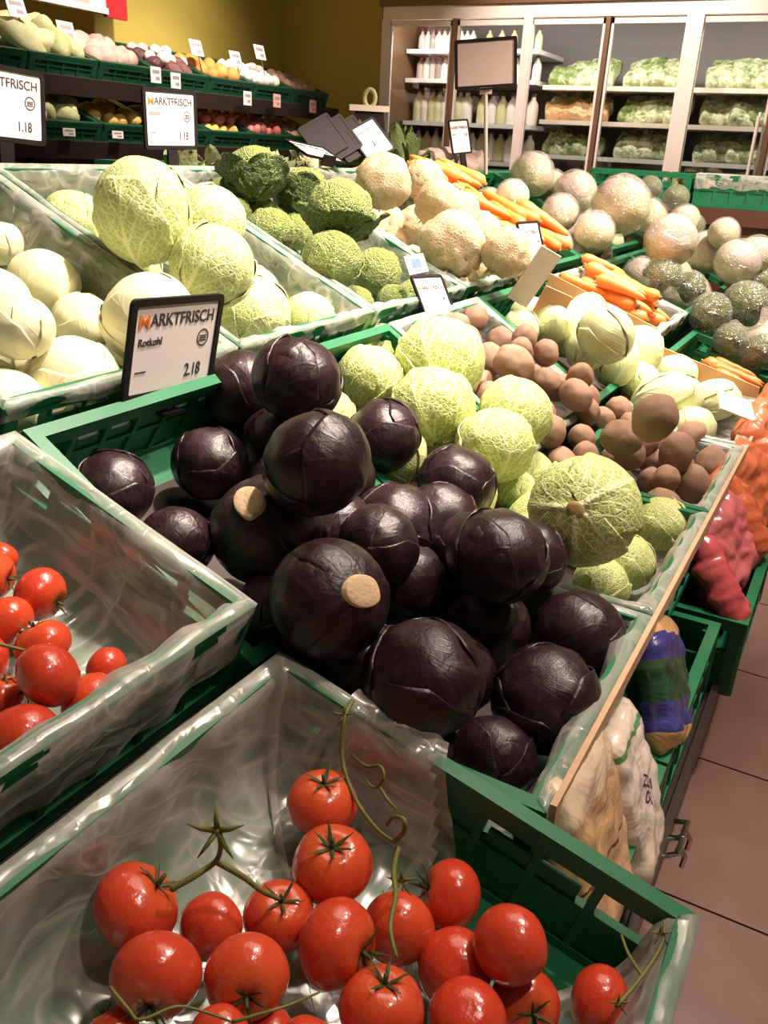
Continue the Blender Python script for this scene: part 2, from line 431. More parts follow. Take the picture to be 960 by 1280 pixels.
# ------------------------------------------------------------------ gondola rows (x, z) of the crate rims, front and back
ROW = {'A': ((-.20, .64), (-.60, .743)), 'B': ((-.634, .81), (-1.09, .97)), 'C': ((-1.13, .995), (-1.86, 1.32))}
CH = .17
def row_frame(row, xf=None, xb=None):
    (x0, z0), (x1, z1) = ROW[row]
    sl = (z1 - z0) / (x1 - x0)
    if xf is not None: z0 = z0 + sl * (xf - x0); x0 = xf
    if xb is not None: z1 = z0 + sl * (xb - x0); x1 = xb
    t = math.atan2(z1 - z0, x0 - x1)
    L = math.hypot(x1 - x0, z1 - z0)
    return x0, z0, x1, z1, t, L
gon = thing('produce_gondola', 'long sloped produce display with three tiers of green crates', 'display stand', (0, 0, 0))
for r, (ya, yb) in (('A', (.2, 5.25)), ('B', (.2, 5.25)), ('C', (.2, 5.25))):
    x0, z0, x1, z1, t, L = row_frame(r)
    nx, nz = math.sin(t), math.cos(t)
    p = [(x0 - nx * (CH + .005), z0 - nz * (CH + .005)), (x1 - nx * (CH + .005), z1 - nz * (CH + .005)),
         (x1 - nx * (CH + .03), z1 - nz * (CH + .03)), (x0 - nx * (CH + .03), z0 - nz * (CH + .03))]
    obj('shelf', MB().prism(p, 'y', ya, yb), 'shelf_dark', gon)
obj('back_panel', MB().box(-1.96, -1.93, .2, 5.25, .05, 1.12), 'shelf_dark', gon)
obj('plinth', MB().box(-1.9, -.62, .22, 5.23, 0, .42), 'shelf_dark', gon)
obj('front_deck', MB().box(-.62, -.10, .2, 5.25, .195, .222), 'metal_dark', gon)
obj('deck_edge', MB().box(-.10, -.085, .2, 5.25, .17, .25), 'metal_dark', gon)
obj('deck_plinth', MB().box(-.62, -.2, .22, 5.23, 0, .195), 'shelf_dark', gon)
obj('edge_strip', MB().box(-.197, -.188, .872, 5.2, .620, .650), 'edge_wood', gon)
for k in range(9):
    y = .3 + k * .6
    obj('bracket', MB().box(-.62, -.6, y - .01, y + .01, .22, .56).box(-1.12, -1.10, y - .01, y + .01, .42, .78), 'metal_dark', gon)
for (y, z) in ((1.36, .235), (1.41, .235)):
    m = MB().tube([(-.083, y - .028, z), (-.062, y - .022, z + .012), (-.060, y + .022, z + .012), (-.083, y + .028, z)], .006, 8)
    m.tube([(-.061, y, z + .012), (-.048, y, z - .005), (-.050, y, z - .03)], .005, 8)
    obj('chrome_clip', m, 'metal_chrome', gon)

# ------------------------------------------------------------------ crates
PANELS = {}
def panel(L, h, mat='crate_green'):
    key = (round(L, 3), round(h, 3), mat)
    if key in PANELS: return PANELS[key]
    m = MB(); a = L / 2
    m.box(-a, a, -.009, .009, 0, .026)                       # bottom rail
    m.box(-a, a, -.011, .011, h - .030, h - .014)             # upper rail
    m.box(-a, a, -.003, .003, .026, h * .50)                  # recessed sheet
    m.box(-a, a, -.007, .007, h * .50, h * .56)
    n = max(3, int(round(L / .085)))
    for i in range(n + 1):
        x = -a + .012 + (L - .024) * i / n
        m.box(x - .006, x + .006, -.008, .008, .02, h - .02)
    m.box(-a * .62, -a * .18, -.003, .003, h * .56, h * .70)
    m.box(a * .18, a * .62, -.003, .003, h * .56, h * .70)
    m.box(-a * .15, a * .15, -.003, .003, h * .56, h - .02)
    PANELS[key] = m.mesh('side_panel'); PANELS[key].materials.append(MAT[mat])
    return PANELS[key]
CRATE = {}; DIM = {}
def crate(label, row=None, ya=0, yb=.6, xf=None, xb=None, h=CH, origin=None, mat='crate_green', group=None, name='crate', dzf=0., dzb=0.):
    if origin is None:
        x0, z0, x1, z1, t, L = row_frame(row, xf, xb)
        z0 += dzf; z1 += dzb; t = math.atan2(z1 - z0, x0 - x1); L = math.hypot(x1 - x0, z1 - z0)
        cx, cz = (x0 + x1) / 2 - math.sin(t) * h, (z0 + z1) / 2 - math.cos(t) * h
        cy = (ya + yb) / 2; ly = yb - ya; rot = (0, t, 0)
    else:
        cx, cy, cz, L, ly, rot = origin
    root = thing(name, label, 'crate', (cx, cy, cz), rot, group)
    key = (round(L, 3), round(ly, 3), h, mat)
    if key not in CRATE:
        a, b = L / 2, ly / 2
        rim = MB()
        for s in (-1, 1):
            rim.box(-a, a, s * b - (.024 if s > 0 else 0), s * b + (0 if s > 0 else .024), h - .014, h)
            rim.box(s * a - (.024 if s > 0 else 0), s * a + (0 if s > 0 else .024), -b + .024, b - .024, h - .014, h)
        base = MB().box(-a + .012, a - .012, -b + .012, b - .012, 0, .012)
        post = MB().prism([(-.016, -.016), (.010, -.016), (.018, -.008), (.018, .018), (-.016, .018)], 'z', 0, h - .014)
        ms = [rim.mesh('rim'), base.mesh('base'), post.mesh('corner_post')]
        for x in ms: x.materials.append(MAT[mat])
        CRATE[key] = ms
    ms = CRATE[key]; a, b = L / 2, ly / 2
    obj('rim', ms[0], None, root); obj('base', ms[1], None, root)
    for s in (-1, 1):
        obj('side_panel', panel(L - .03, h, mat), None, root, (0, s * (b - .012), 0))
        obj('side_panel', panel(ly - .03, h, mat), None, root, (s * (a - .012), 0, 0), (0, 0, PI / 2))
        for q in (-1, 1):
            obj('corner_post', ms[2], None, root, (s * (a - .018), q * (b - .018), 0))
    DIM[root.name] = (L, ly, h)
    return root

def liner(cr, label, mat='film', hem=None, seed=0, skip=None, depth=None, name='crate_liner', amp=1.0, group=None):
    L, W, h = DIM[cr.name]
    rnd = random.Random(seed)
    a, b = L / 2, W / 2; hem = hem or {}
    per = []
    def seg(p, q, n, side):
        for i in range(n):
            t = i / n
            per.append((p[0] + (q[0] - p[0]) * t, p[1] + (q[1] - p[1]) * t, side))
    nx, ny = max(20, int(L / .011)), max(20, int(W / .011))
    seg((a, -b), (a, b), ny, 'front'); seg((a, b), (-a, b), nx, 'far'); seg((-a, b), (-a, -b), ny, 'back'); seg((-a, -b), (a, -b), nx, 'near')
    n = len(per)
    prof_in = [(.026, -.006), (.030, -.025), (.033, -.05), (.037, -.075), (.045, -.10), (.06, -.125), (.085, -(h - .026)), (.13, -(h - .018))]
    rings = []
    dep = depth or h
    for j in range(4 + len(prof_in) + 0):
        ring = []
        for i, (x, y, side) in enumerate(per):
            hl = hem.get(side, .025)
            k = noise3((x * 9, y * 9, seed), 1, 2)
            if j == 0: off, z = -.004 - .012 * abs(k) * (hl > .04), h - hl * (1 + .35 * k)
            elif j == 1: off, z = -.003 - .010 * abs(k) * (hl > .04), h - hl * .5
            elif j == 2: off, z = -.002, h + .002
            elif j == 3: off, z = .011, h + .006
            else:
                o_, z_ = prof_in[j - 4]; off, z = o_, h + z_ * (dep / h)
            cxn = 0 if abs(x) < 1e-9 else x / a; cyn = y / b
            # shrink the rectangle by off
            X = max(-a + off, min(a - off, x)) if off > 0 else x
            Y = max(-b + off, min(b - off, y)) if off > 0 else y
            if off <= 0:
                if side in ('front', 'back'): X = x - off * (1 if side == 'front' else -1)
                else: Y = y - off * (1 if side == 'far' else -1)
            # folds
            wv = (math.sin(i * .55 + seed) * .35 + math.sin(i * .23 + 2 * seed + j * .25) * .6 + noise3((x * 14, y * 14, j * .25 + seed), 1, 2) * 1.4)
            am = amp * (.0012 if j in (2, 3) else .005 if j > 3 else .003)
            if side in ('front', 'back'): X -= (1 if side == 'front' else -1) * am * (wv + 1.0)
            else: Y -= (1 if side == 'far' else -1) * am * (wv + 1.0)
            z += am * .5 * wv
            if j >= 4 and off > .05: z += .004 * wv
            ring.append((X, Y, z))
        rings.append(ring)
    V = [p for r in rings for p in r]; F = []
    for j in range(len(rings) - 1):
        for i in range(n):
            i2 = (i + 1) % n
            if skip and skip(per[i][0], per[i][1], per[i][2], j): continue
            F.append((j * n + i, j * n + i2, (j + 1) * n + i2, (j + 1) * n + i))
    c = len(V); V.append((0, 0, h + prof_in[-1][1] * (dep / h)))
    lb = (len(rings) - 1) * n
    for i in range(n): F.append((lb + i, lb + (i + 1) % n, c))
    m = MB(); m.v = V; m.f = F
    o = obj(name, m.mesh(name, True, False), mat, None, cr.location, cr.rotation_euler)
    return tag(o, label, 'plastic liner', group)

Y = [.255, .86, 1.46, 2.05, 2.66, 3.30, 3.95, 4.58, 5.2]
def bay(k): return Y[k] + .004, Y[k + 1] - .004
cr_tf = crate('green crate of loose vine tomatoes in the foreground', 'A', .255, .856, xf=0.0)
cr_tl = crate('green film-lined crate of tomatoes at the left edge', 'B', .24, .85)
names = ['', 'red cabbages', 'light green savoys', 'potatoes', 'pale green cabbages', 'carrots', 'wrapped broccoli', 'wrapped swedes at the far end']
CRT = {}
for k in range(1, 8):
    ya, yb = bay(k)
    CRT['A', k] = crate('front tier green crate holding ' + names[k], 'A', ya, yb, dzb=-.09 if k in (1, 2, 3, 4) else 0.)
    CRT['B', k] = crate('middle tier green crate holding ' + names[k], 'B', ya, yb, dzf=-.12 if k in (1, 2, 3, 4) else 0., xf=-.65 if k in (1, 2, 3, 4) else None)
nc = ['', 'white cabbages', 'large pale savoy heads', 'dark green savoys with loose leaves', 'celeriac', 'carrots beside the celeriac', 'wrapped swedes', 'swedes at the far end']
for k in range(1, 8):
    ya, yb = bay(k)
    CRT['C', k] = crate('back tier green crate holding ' + nc[k], 'C', ya, yb)

liner(cr_tf, 'clear plastic liner crumpled in the foreground tomato crate', 'film_milky', {'front': .16, 'back': .02, 'far': .012, 'near': .03}, 3,
      skip=lambda x, y, s, j: s == 'far' and x > -.075 + .012 * j)
liner(cr_tl, 'clear plastic liner over the left tomato crate rim', 'film_milky', {'front': .10, 'back': .03, 'far': .012, 'near': .03}, 8)
liner(CRT['A', 1], 'crinkled clear liner at the front of the red cabbage crate', 'film', {'front': .05}, 11, skip=lambda x, y, s, j: s in ('near', 'back') and j < 7)
liner(CRT['A', 2], 'clear liner folded over the front corner of the savoy crate', 'film_milky', {'front': .07, 'near': .03}, 12, skip=lambda x, y, s, j: s in ('far', 'back') and j < 6)
liner(CRT['A', 3], 'clear liner in the front potato crate', 'film_milky', {'front': .04}, 13, skip=lambda x, y, s, j: s in ('near', 'back') and j < 6)
liner(CRT['B', 3], 'clear liner rising behind the potatoes', 'film', {'back': .02}, 14)
liner(CRT['A', 4], 'clear liner under the pale green cabbages in front', 'film_milky', {'front': .03}, 15)
liner(CRT['C', 1], 'clear liner around the white cabbages', 'film_milky', {'front': .03}, 16)
liner(CRT['C', 2], 'bright clear liner around the large pale savoys', 'film_milky', {'front': .03}, 17)
liner(CRT['C', 3], 'clear liner under the dark green savoys', 'film', {'front': .03}, 18)
liner(CRT['C', 4], 'clear liner under the celeriac', 'film', {'front': .03}, 19)
liner(CRT['B', 5], 'grey clear liner around the carrots', 'film_milky', {'front': .04}, 20)
# vegetables: centre x, y, z and radius; P lies in view, Q fills in underneath
P = {}; Q = {}
P['red']=[(-0.880,1.311,0.997,0.086),(-1.079,1.403,0.924,0.086),(-0.667,1.046,0.955,0.085),(-0.814,1.534,0.842,0.083),(-0.988,1.183,0.847,0.071),(-1.017,0.967,0.855,0.069),(-0.875,0.959,0.799,0.063),(-0.759,1.045,0.820,0.091),(-0.565,0.929,0.805,0.087),(-0.660,1.316,0.749,0.089),(-0.637,1.535,0.778,0.082),(-0.429,1.237,0.789,0.086),(-0.577,1.199,0.717,0.069),(-0.449,1.284,0.625,0.077),(-0.304,1.369,0.612,0.086),(-0.290,1.142,0.615,0.088),(-0.409,0.929,0.729,0.086),(-0.322,1.014,0.579,0.062),(-0.688,0.961,0.730,0.060)]
Q['red']=[(-0.812,1.368,0.800,0.068),(-0.433,1.104,0.627,0.069),(-0.550,1.005,0.657,0.075),(-0.557,1.394,0.659,0.078),(-0.953,1.358,0.849,0.077),(-0.851,1.237,0.813,0.077),(-0.423,1.393,0.725,0.071),(-0.620,1.430,0.740,0.075),(-0.600,1.140,0.800,0.070),(-0.730,1.220,0.760,0.080),(-0.520,1.340,0.740,0.070)]
P['savoy']=[(-1.017,1.836,0.875,0.085),(-0.889,1.961,0.917,0.113),(-0.820,1.788,0.846,0.101),(-0.665,1.935,0.827,0.091),(-0.650,1.767,0.794,0.091),(-0.373,1.546,0.777,0.108),(-0.303,2.043,0.585,0.074),(-0.323,1.783,0.583,0.067),(-0.339,1.654,0.580,0.061),(-1.110,2.064,0.894,0.070),(-0.617,1.947,0.678,0.063),(-0.617,1.827,0.673,0.057)]
Q['savoy']=[(-0.433,1.876,0.627,0.073),(-0.802,1.567,0.796,0.072),(-0.525,1.570,0.651,0.074),(-0.509,1.729,0.647,0.076),(-0.964,1.546,0.853,0.070),(-0.639,1.573,0.739,0.074)]
P['white']=[(-1.740,1.382,1.155,0.051),(-1.550,1.327,1.097,0.076),(-1.280,1.034,1.077,0.059),(-1.429,1.313,1.030,0.064),(-1.204,1.271,1.074,0.093),(-1.250,1.116,0.974,0.087),(-1.398,1.079,1.010,0.057),(-1.257,0.973,0.957,0.067)]
Q['white']=[(-1.606,0.977,1.134,0.072),(-1.387,0.955,1.037,0.073),(-1.491,1.158,1.083,0.070),(-1.654,1.111,1.156,0.076),(-1.752,0.971,1.199,0.069),(-1.693,1.249,1.173,0.068),(-1.312,1.354,1.003,0.070)]
P['savoyC']=[(-1.403,1.482,1.250,0.104),(-1.762,1.613,1.193,0.078),(-1.551,1.893,1.202,0.093),(-1.257,1.537,1.143,0.093),(-1.548,1.576,1.100,0.080),(-1.306,1.750,1.006,0.093)]
Q['savoyC']=[(-1.401,1.592,1.038,0.069),(-1.400,1.883,1.037,0.065),(-1.635,1.685,1.142,0.071),(-1.491,1.752,1.078,0.065),(-1.752,1.906,1.194,0.064),(-1.261,1.927,0.976,0.071),(-1.737,1.761,1.187,0.068)]
P['dark']=[(-1.368,2.245,1.231,0.101),(-1.316,2.125,1.105,0.094),(-1.639,2.281,1.145,0.084),(-1.733,2.328,1.312,0.089),(-1.891,2.304,1.244,0.071),(-1.380,2.497,1.033,0.087),(-1.680,2.526,1.254,0.089)]
Q['dark']=[(-1.260,2.408,0.965,0.056),(-1.548,2.530,1.093,0.062),(-1.511,2.352,1.077,0.056),(-1.648,2.442,1.137,0.060),(-1.443,2.201,1.046,0.060),(-1.741,2.161,1.179,0.056),(-1.285,2.203,0.976,0.058),(-1.759,2.397,1.187,0.058),(-1.769,2.269,1.191,0.058),(-1.262,2.534,0.966,0.059)]
P['celeriac']=[(-1.234,2.749,1.117,0.112),(-1.255,3.059,1.028,0.085),(-1.050,2.786,1.104,0.084),(-1.379,2.928,1.228,0.085),(-1.498,2.738,1.299,0.097),(-1.596,3.183,1.123,0.082),(-1.359,3.284,1.118,0.081),(-1.897,3.265,1.254,0.079),(-1.617,3.284,1.292,0.082),(-1.398,3.164,1.193,0.076)]
Q['celeriac']=[(-1.611,2.790,1.126,0.062),(-1.400,2.794,1.032,0.064),(-1.398,3.174,1.031,0.061),(-1.330,2.914,1.001,0.060),(-1.638,2.915,1.138,0.066),(-1.757,3.204,1.191,0.059),(-1.257,3.231,0.968,0.066),(-1.734,2.766,1.181,0.060),(-1.648,3.047,1.142,0.067),(-1.526,2.888,1.088,0.059),(-1.252,2.818,0.966,0.062),(-1.395,3.060,1.030,0.060),(-1.503,2.771,1.078,0.059)]
P['potato']=[(-0.974,2.602,0.843,0.051),(-0.793,2.246,0.869,0.055),(-0.760,2.458,0.787,0.043),(-0.657,2.419,0.769,0.051),(-0.581,2.665,0.679,0.045),(-0.608,2.573,0.659,0.049),(-0.451,2.148,0.750,0.055),(-0.365,2.066,0.839,0.057),(-0.357,2.658,0.641,0.049),(-0.346,2.388,0.667,0.055),(-0.276,2.620,0.579,0.055),(-0.291,2.405,0.582,0.054),(-0.417,2.460,0.603,0.042),(-0.347,2.288,0.617,0.043),(-0.629,2.475,0.711,0.040),(-0.937,2.429,0.828,0.048),(-0.525,2.613,0.660,0.039),(-0.396,2.336,0.591,0.035),(-0.739,2.530,0.754,0.044),(-0.828,2.516,0.779,0.039)]
Q['potato']=[(-0.815,2.149,0.790,0.043),(-0.720,2.145,0.757,0.041),(-0.514,2.152,0.637,0.044),(-0.346,2.517,0.594,0.041),(-0.497,2.327,0.633,0.046),(-0.991,2.126,0.852,0.042),(-0.871,2.216,0.809,0.041),(-0.766,2.290,0.773,0.043),(-1.002,2.363,0.855,0.044),(-0.561,2.237,0.649,0.044),(-0.694,2.243,0.747,0.041),(-1.022,2.236,0.863,0.046),(-0.325,2.171,0.589,0.046),(-0.895,2.502,0.818,0.042),(-0.638,2.156,0.728,0.044),(-0.606,2.358,0.661,0.042),(-0.951,2.194,0.838,0.043),(-0.486,2.415,0.630,0.042),(-0.452,2.574,0.621,0.041),(-0.655,2.545,0.734,0.042),(-1.033,2.444,0.866,0.041),(-0.595,2.140,0.658,0.043),(-0.895,2.138,0.818,0.042),(-0.964,2.304,0.902,0.045),(-0.885,2.575,0.874,0.045),(-0.448,2.259,0.680,0.046),(-1.033,2.522,0.926,0.042),(-0.807,2.562,0.847,0.044),(-1.018,2.163,0.921,0.042),(-0.849,2.453,0.862,0.042),(-0.677,2.505,0.802,0.043),(-0.436,2.378,0.677,0.041),(-0.445,2.467,0.679,0.041),(-1.032,2.384,0.926,0.041)]
P['palegreen']=[(-0.865,3.013,0.844,0.090),(-0.682,2.760,0.891,0.086),(-0.658,3.177,0.768,0.087),(-0.531,3.286,0.682,0.080),(-0.484,2.925,0.675,0.091),(-0.377,3.243,0.625,0.075),(-0.683,2.965,0.767,0.077),(-0.897,2.876,0.879,0.065),(-0.759,2.863,0.819,0.070),(-0.609,3.054,0.683,0.073),(-0.889,3.286,0.853,0.079)]
Q['palegreen']=[(-1.000,3.153,0.881,0.064),(-0.970,2.771,0.870,0.065),(-0.374,2.812,0.627,0.072),(-1.008,2.950,0.883,0.070)]
P['tomfront']=[(-0.526,0.489,0.646,0.047),(-0.460,0.530,0.616,0.035),(-0.409,0.585,0.609,0.040),(-0.454,0.744,0.627,0.046),(-0.386,0.659,0.633,0.047),(-0.269,0.742,0.575,0.042),(-0.298,0.661,0.582,0.042),(-0.330,0.579,0.621,0.046),(-0.446,0.433,0.654,0.044),(-0.377,0.484,0.642,0.042),(-0.172,0.678,0.616,0.041),(-0.226,0.663,0.563,0.042),(-0.146,0.676,0.541,0.040),(-0.185,0.600,0.579,0.041),(-0.256,0.544,0.612,0.043),(-0.077,0.741,0.522,0.039),(-0.361,0.422,0.641,0.028),(-0.301,0.479,0.606,0.028),(-0.466,0.391,0.609,0.026),(-0.349,0.474,0.584,0.032)]
Q['tomfront']=[]
P['tomleft']=[(-0.894,0.706,0.812,0.038),(-0.880,0.640,0.805,0.035),(-0.816,0.640,0.792,0.036),(-0.741,0.583,0.805,0.040),(-0.754,0.684,0.754,0.029),(-0.720,0.623,0.751,0.038),(-0.720,0.522,0.765,0.042),(-0.800,0.561,0.768,0.027),(-0.716,0.752,0.738,0.026),(-0.996,0.730,0.832,0.023),(-0.848,0.577,0.791,0.034),(-0.958,0.682,0.832,0.035)]
Q['tomleft']=[]
P['swede']=[(-1.626,4.556,1.314,0.115),(-1.421,4.657,1.237,0.116),(-1.080,4.291,1.209,0.139),(-0.787,4.081,1.089,0.116),(-1.139,4.116,1.094,0.096),(-1.339,4.199,1.160,0.091),(-0.790,5.057,0.970,0.116),(-0.577,4.771,0.964,0.116),(-0.531,5.070,0.985,0.101),(-0.692,4.945,1.082,0.083),(-1.516,4.009,1.223,0.081),(-1.108,5.066,1.124,0.105),(-1.579,4.757,1.261,0.086),(-0.927,5.079,1.125,0.086)]
Q['swede']=[]
P['broccoli']=[(-0.784,4.023,0.944,0.092),(-0.687,4.181,0.887,0.080),(-0.556,4.034,0.808,0.094),(-0.436,4.182,0.836,0.113),(-0.324,3.948,0.689,0.081),(-0.449,3.968,0.718,0.075),(-0.473,5.080,0.851,0.085),(-0.991,5.092,1.230,0.073),(-1.139,5.095,1.269,0.070),(-0.872,5.101,1.100,0.060)]
Q['broccoli']=[]
# ------------------------------------------------------------------ vegetables
def ico(sub):
    bm = bmesh.new(); bmesh.ops.create_icosphere(bm, subdivisions=sub, radius=1)
    v = np.array([x.co[:] for x in bm.verts]); f = [tuple(q.index for q in p.verts) for p in bm.faces]
    bm.free(); return v, f
ICO = {k: ico(k) for k in (3, 4, 5)}
def blob(name, mat, sub=4, fn=None, smooth=True, uv=False):
    v, f = ICO[sub]
    out = [tuple(fn(Vector(p))) for p in v] if fn else [tuple(p) for p in v]
    me = bpy.data.meshes.new(name); me.from_pydata(out, [], f)
    if uv:
        l = me.uv_layers.new(name='UVMap'); d = l.data
        for poly in me.polygons:
            for li in poly.loop_indices:
                p = v[me.loops[li].vertex_index]
                ph = (math.atan2(p[1], p[0]) / (2 * PI) * 4) % 1.0
                d[li].uv = (.5 + (ph - .5) * .9, math.acos(max(-1, min(1, -p[2]))) / PI)
    me.polygons.foreach_set('use_smooth', [smooth] * len(me.polygons))
    me.materials.append(MAT[mat]); me.update(); return me

def leaf_mesh(name, mat, w=.95, tmax=2.1, lift=.0, flare=.0, rib=.02, ruffle=.004, seed=0, nu=26, nv=30, skirt=True):
    V = []; UV = []
    ts = [i / nv for i in range(nv + 1)]; xs = [-1 + 2 * j / nu for j in range(nu + 1)]
    if skirt:
        ts = ts + [1.012]; xs = [-1.02] + xs + [1.02]
    for t in ts:
        tc = min(t, 1)
        th = .10 + tc * tmax
        hw = w * (math.sin(PI * (.10 + .86 * tc)) ** .55)
        for x in xs:
            xc = max(-1, min(1, x))
            wob = 1 + .06 * noise3((tc * 3, xc * 2, seed), 1, 2)
            be = xc * hw * wob
            d = Vector((math.sin(th) * math.cos(be), math.sin(be), -math.cos(th) * math.cos(be)))
            e = max(abs(xc) ** 3, tc ** 5)
            r = 1.012 + rib * max(0, 1 - abs(xc) * hw * 9) * (1 - tc) + lift * e + ruffle * noise3((d.x * 6, d.y * 6, d.z * 6 + seed), 1, 2)
            r += ruffle * 1.5 * e * math.sin(tc * 17 + seed + 3 * xc)
            p = d * r
            if flare:
                k = max(0, tc - .25) ** 1.6 * flare
                out = Vector((1, 0, .25)).normalized()
                p = p + out * k + Vector((0, xc * hw, 0)) * k * .35
            if skirt and (x != xc or t != tc): p = p * (.965 if not flare else .985)
            V.append(tuple(p)); UV.append((.5 + xc * .5 * min(1, hw / w + .1), tc))
    n = len(xs); F = []
    for i in range(len(ts) - 1):
        for j in range(n - 1):
            F.append((i * n + j, i * n + j + 1, (i + 1) * n + j + 1, (i + 1) * n + j))
    me = bpy.data.meshes.new(name); me.from_pydata(V, [], F)
    l = me.uv_layers.new(name='UVMap')
    for poly in me.polygons:
        for li in poly.loop_indices: l.data[li].uv = UV[me.loops[li].vertex_index]
    me.polygons.foreach_set('use_smooth', [True] * len(me.polygons))
    me.materials.append(MAT[mat]); me.update(); return me

def stem_disc(mat, r=.29):
    m = MB().lathe([(r * 1.12, -.90), (r * 1.04, -1.020), (r * .97, -1.032), (r * .5, -1.037), (.001, -1.039)], 24, False)
    m.v = [(x * (1.12 + .06 * math.sin(3 * math.atan2(y, x))), y * (.92 + .05 * math.cos(2 * math.atan2(y, x) + 1)), z) for x, y, z in m.v]
    me = m.mesh('stem', True, True); me.materials.append(MAT[mat]); return me

def quat_stem(d, spin):
    # local -Z (the stem) points along d
    q = Vector((0, 0, -1)).rotation_difference(Vector(d).normalized())
    return q @ Matrix.Rotation(spin, 3, 'Z').to_quaternion()
def camdir(r, u, k): return (CR * r - CD * u - CF * k).normalized()

class Cab:
    def __init__(s, name, mat, leaf_args, nleaf=5, squash=.95, bump=.03, stem='stem_cut', cat='cabbage'):
        s.name, s.nleaf, s.cat = name, nleaf, cat
        s.heads = [blob('head', mat, 4, lambda p, sd=sd: Vector((p.x, p.y, p.z * squash)) * (1 + bump * noise3(p, 1.7, 2, sd * 5.)), uv=True) for sd in range(3)]
        s.leaves = [leaf_mesh('leaf', mat, seed=sd * 3 + 1, **leaf_args) for sd in range(3)]
        s.stem = stem_disc(stem)
        s.squash = squash
    def put(s, p, label, group, rnd, d=None, stem=False, stemmat=None, spin=None, elong=1., nleaf=None):
        x, y, z, R = p
        root = thing(s.name, label, s.cat, (x, y, z), None, group)
        root.rotation_mode = 'QUATERNION'
        if d is None:
            d = Vector((rnd.uniform(-.8, .8), rnd.uniform(-.8, .8), -1))
        root.rotation_quaternion = quat_stem(d, rnd.uniform(0, 6.3) if spin is None else spin)
        R *= .965
        root.scale = (R, R, R * elong)
        obj('head', rnd.choice(s.heads), None, root)
        n = s.nleaf if nleaf is None else nleaf
        for i in range(n):
            k = 1 + .012 * i
            obj('leaf', s.leaves[i % 3], None, root, None, (0, 0, i * 2 * PI * .382 + rnd.uniform(-.2, .2)), (k, k, k * s.squash))
        if stem:
            o = obj('stem', s.stem if stemmat is None else stemmat, None, root, None, None, (1, 1, s.squash + .045))
            o['label'] = 'pale cut stem'
        return root

rnd = random.Random(4)
FILL = {}
red = Cab('red_cabbage', 'red_cabbage', dict(w=1.15, tmax=2.3, lift=.004, rib=.018, ruffle=.010), 4, .93, .07)
RL = ['red cabbage topping the heap, just right of the large price sign',
 'red cabbage tucked behind the topmost one, against the large price sign',
 'large red cabbage directly below the topmost red cabbage',
 'red cabbage in the upper right of the heap touching the light savoys',
 'shaded red cabbage in the dark below the large price sign',
 'red cabbage lying alone in the back corner of its green crate',
 'dull red cabbage against the rim of the left tomato crate',
 'red cabbage with an oval cut stem facing up, left side of the heap',
 'big red cabbage with a round cut stem beside the tomato crate corner',
 'red cabbage in the middle of the heap with a folded leaf edge',
 'shiny red cabbage wedged against the savoys, right of the middle',
 'large red cabbage with a long leaf rib leaning on the savoys',
 'red cabbage squeezed right of the one with the round cut stem',
 'small shiny red cabbage with a yellowish stem at its lower left',
 'red cabbage at the right front end of the heap beside the film',
 'round matte red cabbage at the front edge above the beige bag',
 'large matte red cabbage nearest the foreground tomato crate',
 'red cabbage lying low in the front corner of its crate',
 'red cabbage low behind the round-stemmed one at the crate corner']
sty = stem_disc('stem_yellow', .23)
for i, p in enumerate(P['red']):
    kw = {}
    if i == 7: kw = dict(d=camdir(-.20, .52, .83), stem=True)
    if i == 8: kw = dict(d=camdir(.60, .20, .77), stem=True)
    if i == 13: kw = dict(d=camdir(-.35, -.62, .7), stem=True, stemmat=sty)
    red.put(p, RL[i], 'red cabbages heaped in the middle', rnd, **kw)
for p in Q['red']: red.put(p, 'red cabbage half buried under the heap of red cabbages', 'buried red cabbages', rnd, nleaf=3)

sav = Cab('savoy_cabbage', 'savoy_light', dict(w=.95, tmax=2.3, lift=.02, rib=.05, ruffle=.014), 4, .95, .04)
stsv = stem_disc('stem_yellow', .14)
SL = ['light savoy at the left end behind the red cabbages', 'light savoy crowning the heap next to the red cabbages', 'big light savoy right beside the upper red cabbages',
 'light savoy at the right of the upper savoy heap', 'light savoy in the middle of the heap below the crowning one', 'large light savoy with its stalk and ribs facing the aisle',
 'light savoy in the front right corner by the potato crate', 'small light savoy below the large stalk-side savoy', 'light savoy lowest at the front by the red cabbages',
 'light savoy farthest back under the small price sign', 'small light savoy peeping out right of the middle', 'small light savoy peeping out low in the middle']
for i, p in enumerate(P['savoy']):
    kw = {}
    if i == 5: kw = dict(d=camdir(-.36, .02, .93), stem=True, spin=.6, stemmat=stsv)
    elif i in (1, 2): kw = dict(d=camdir(.1, -.9, .45), spin=2.2)
    sav.put(p, SL[i], 'light savoys next to the red cabbages', rnd, **kw)
for p in Q['savoy']: sav.put(p, 'light savoy half buried under the savoy heap', 'buried light savoys', rnd, nleaf=3)

pal = Cab('savoy_cabbage', 'savoy_pale', dict(w=.95, tmax=2.3, lift=.02, rib=.05, ruffle=.014), 4, 1.0, .04)
PL = ['huge pale savoy standing up at the top of the back tier', 'overexposed pale savoy at the left of the huge one', 'pale savoy at the right behind the huge one',
 'pale savoy with thick ribs below right of the huge one', 'flat pale savoy directly under the huge one', 'pale savoy just right of the large price sign']
for i, p in enumerate(P['savoyC']):
    pal.put(p, PL[i], 'pale savoys on the back tier', rnd, **(dict(elong=1.1) if i == 0 else {}))
for p in Q['savoyC']: pal.put(p, 'pale savoy half hidden at the bottom of the back tier crate', 'buried pale savoys', rnd, nleaf=3)

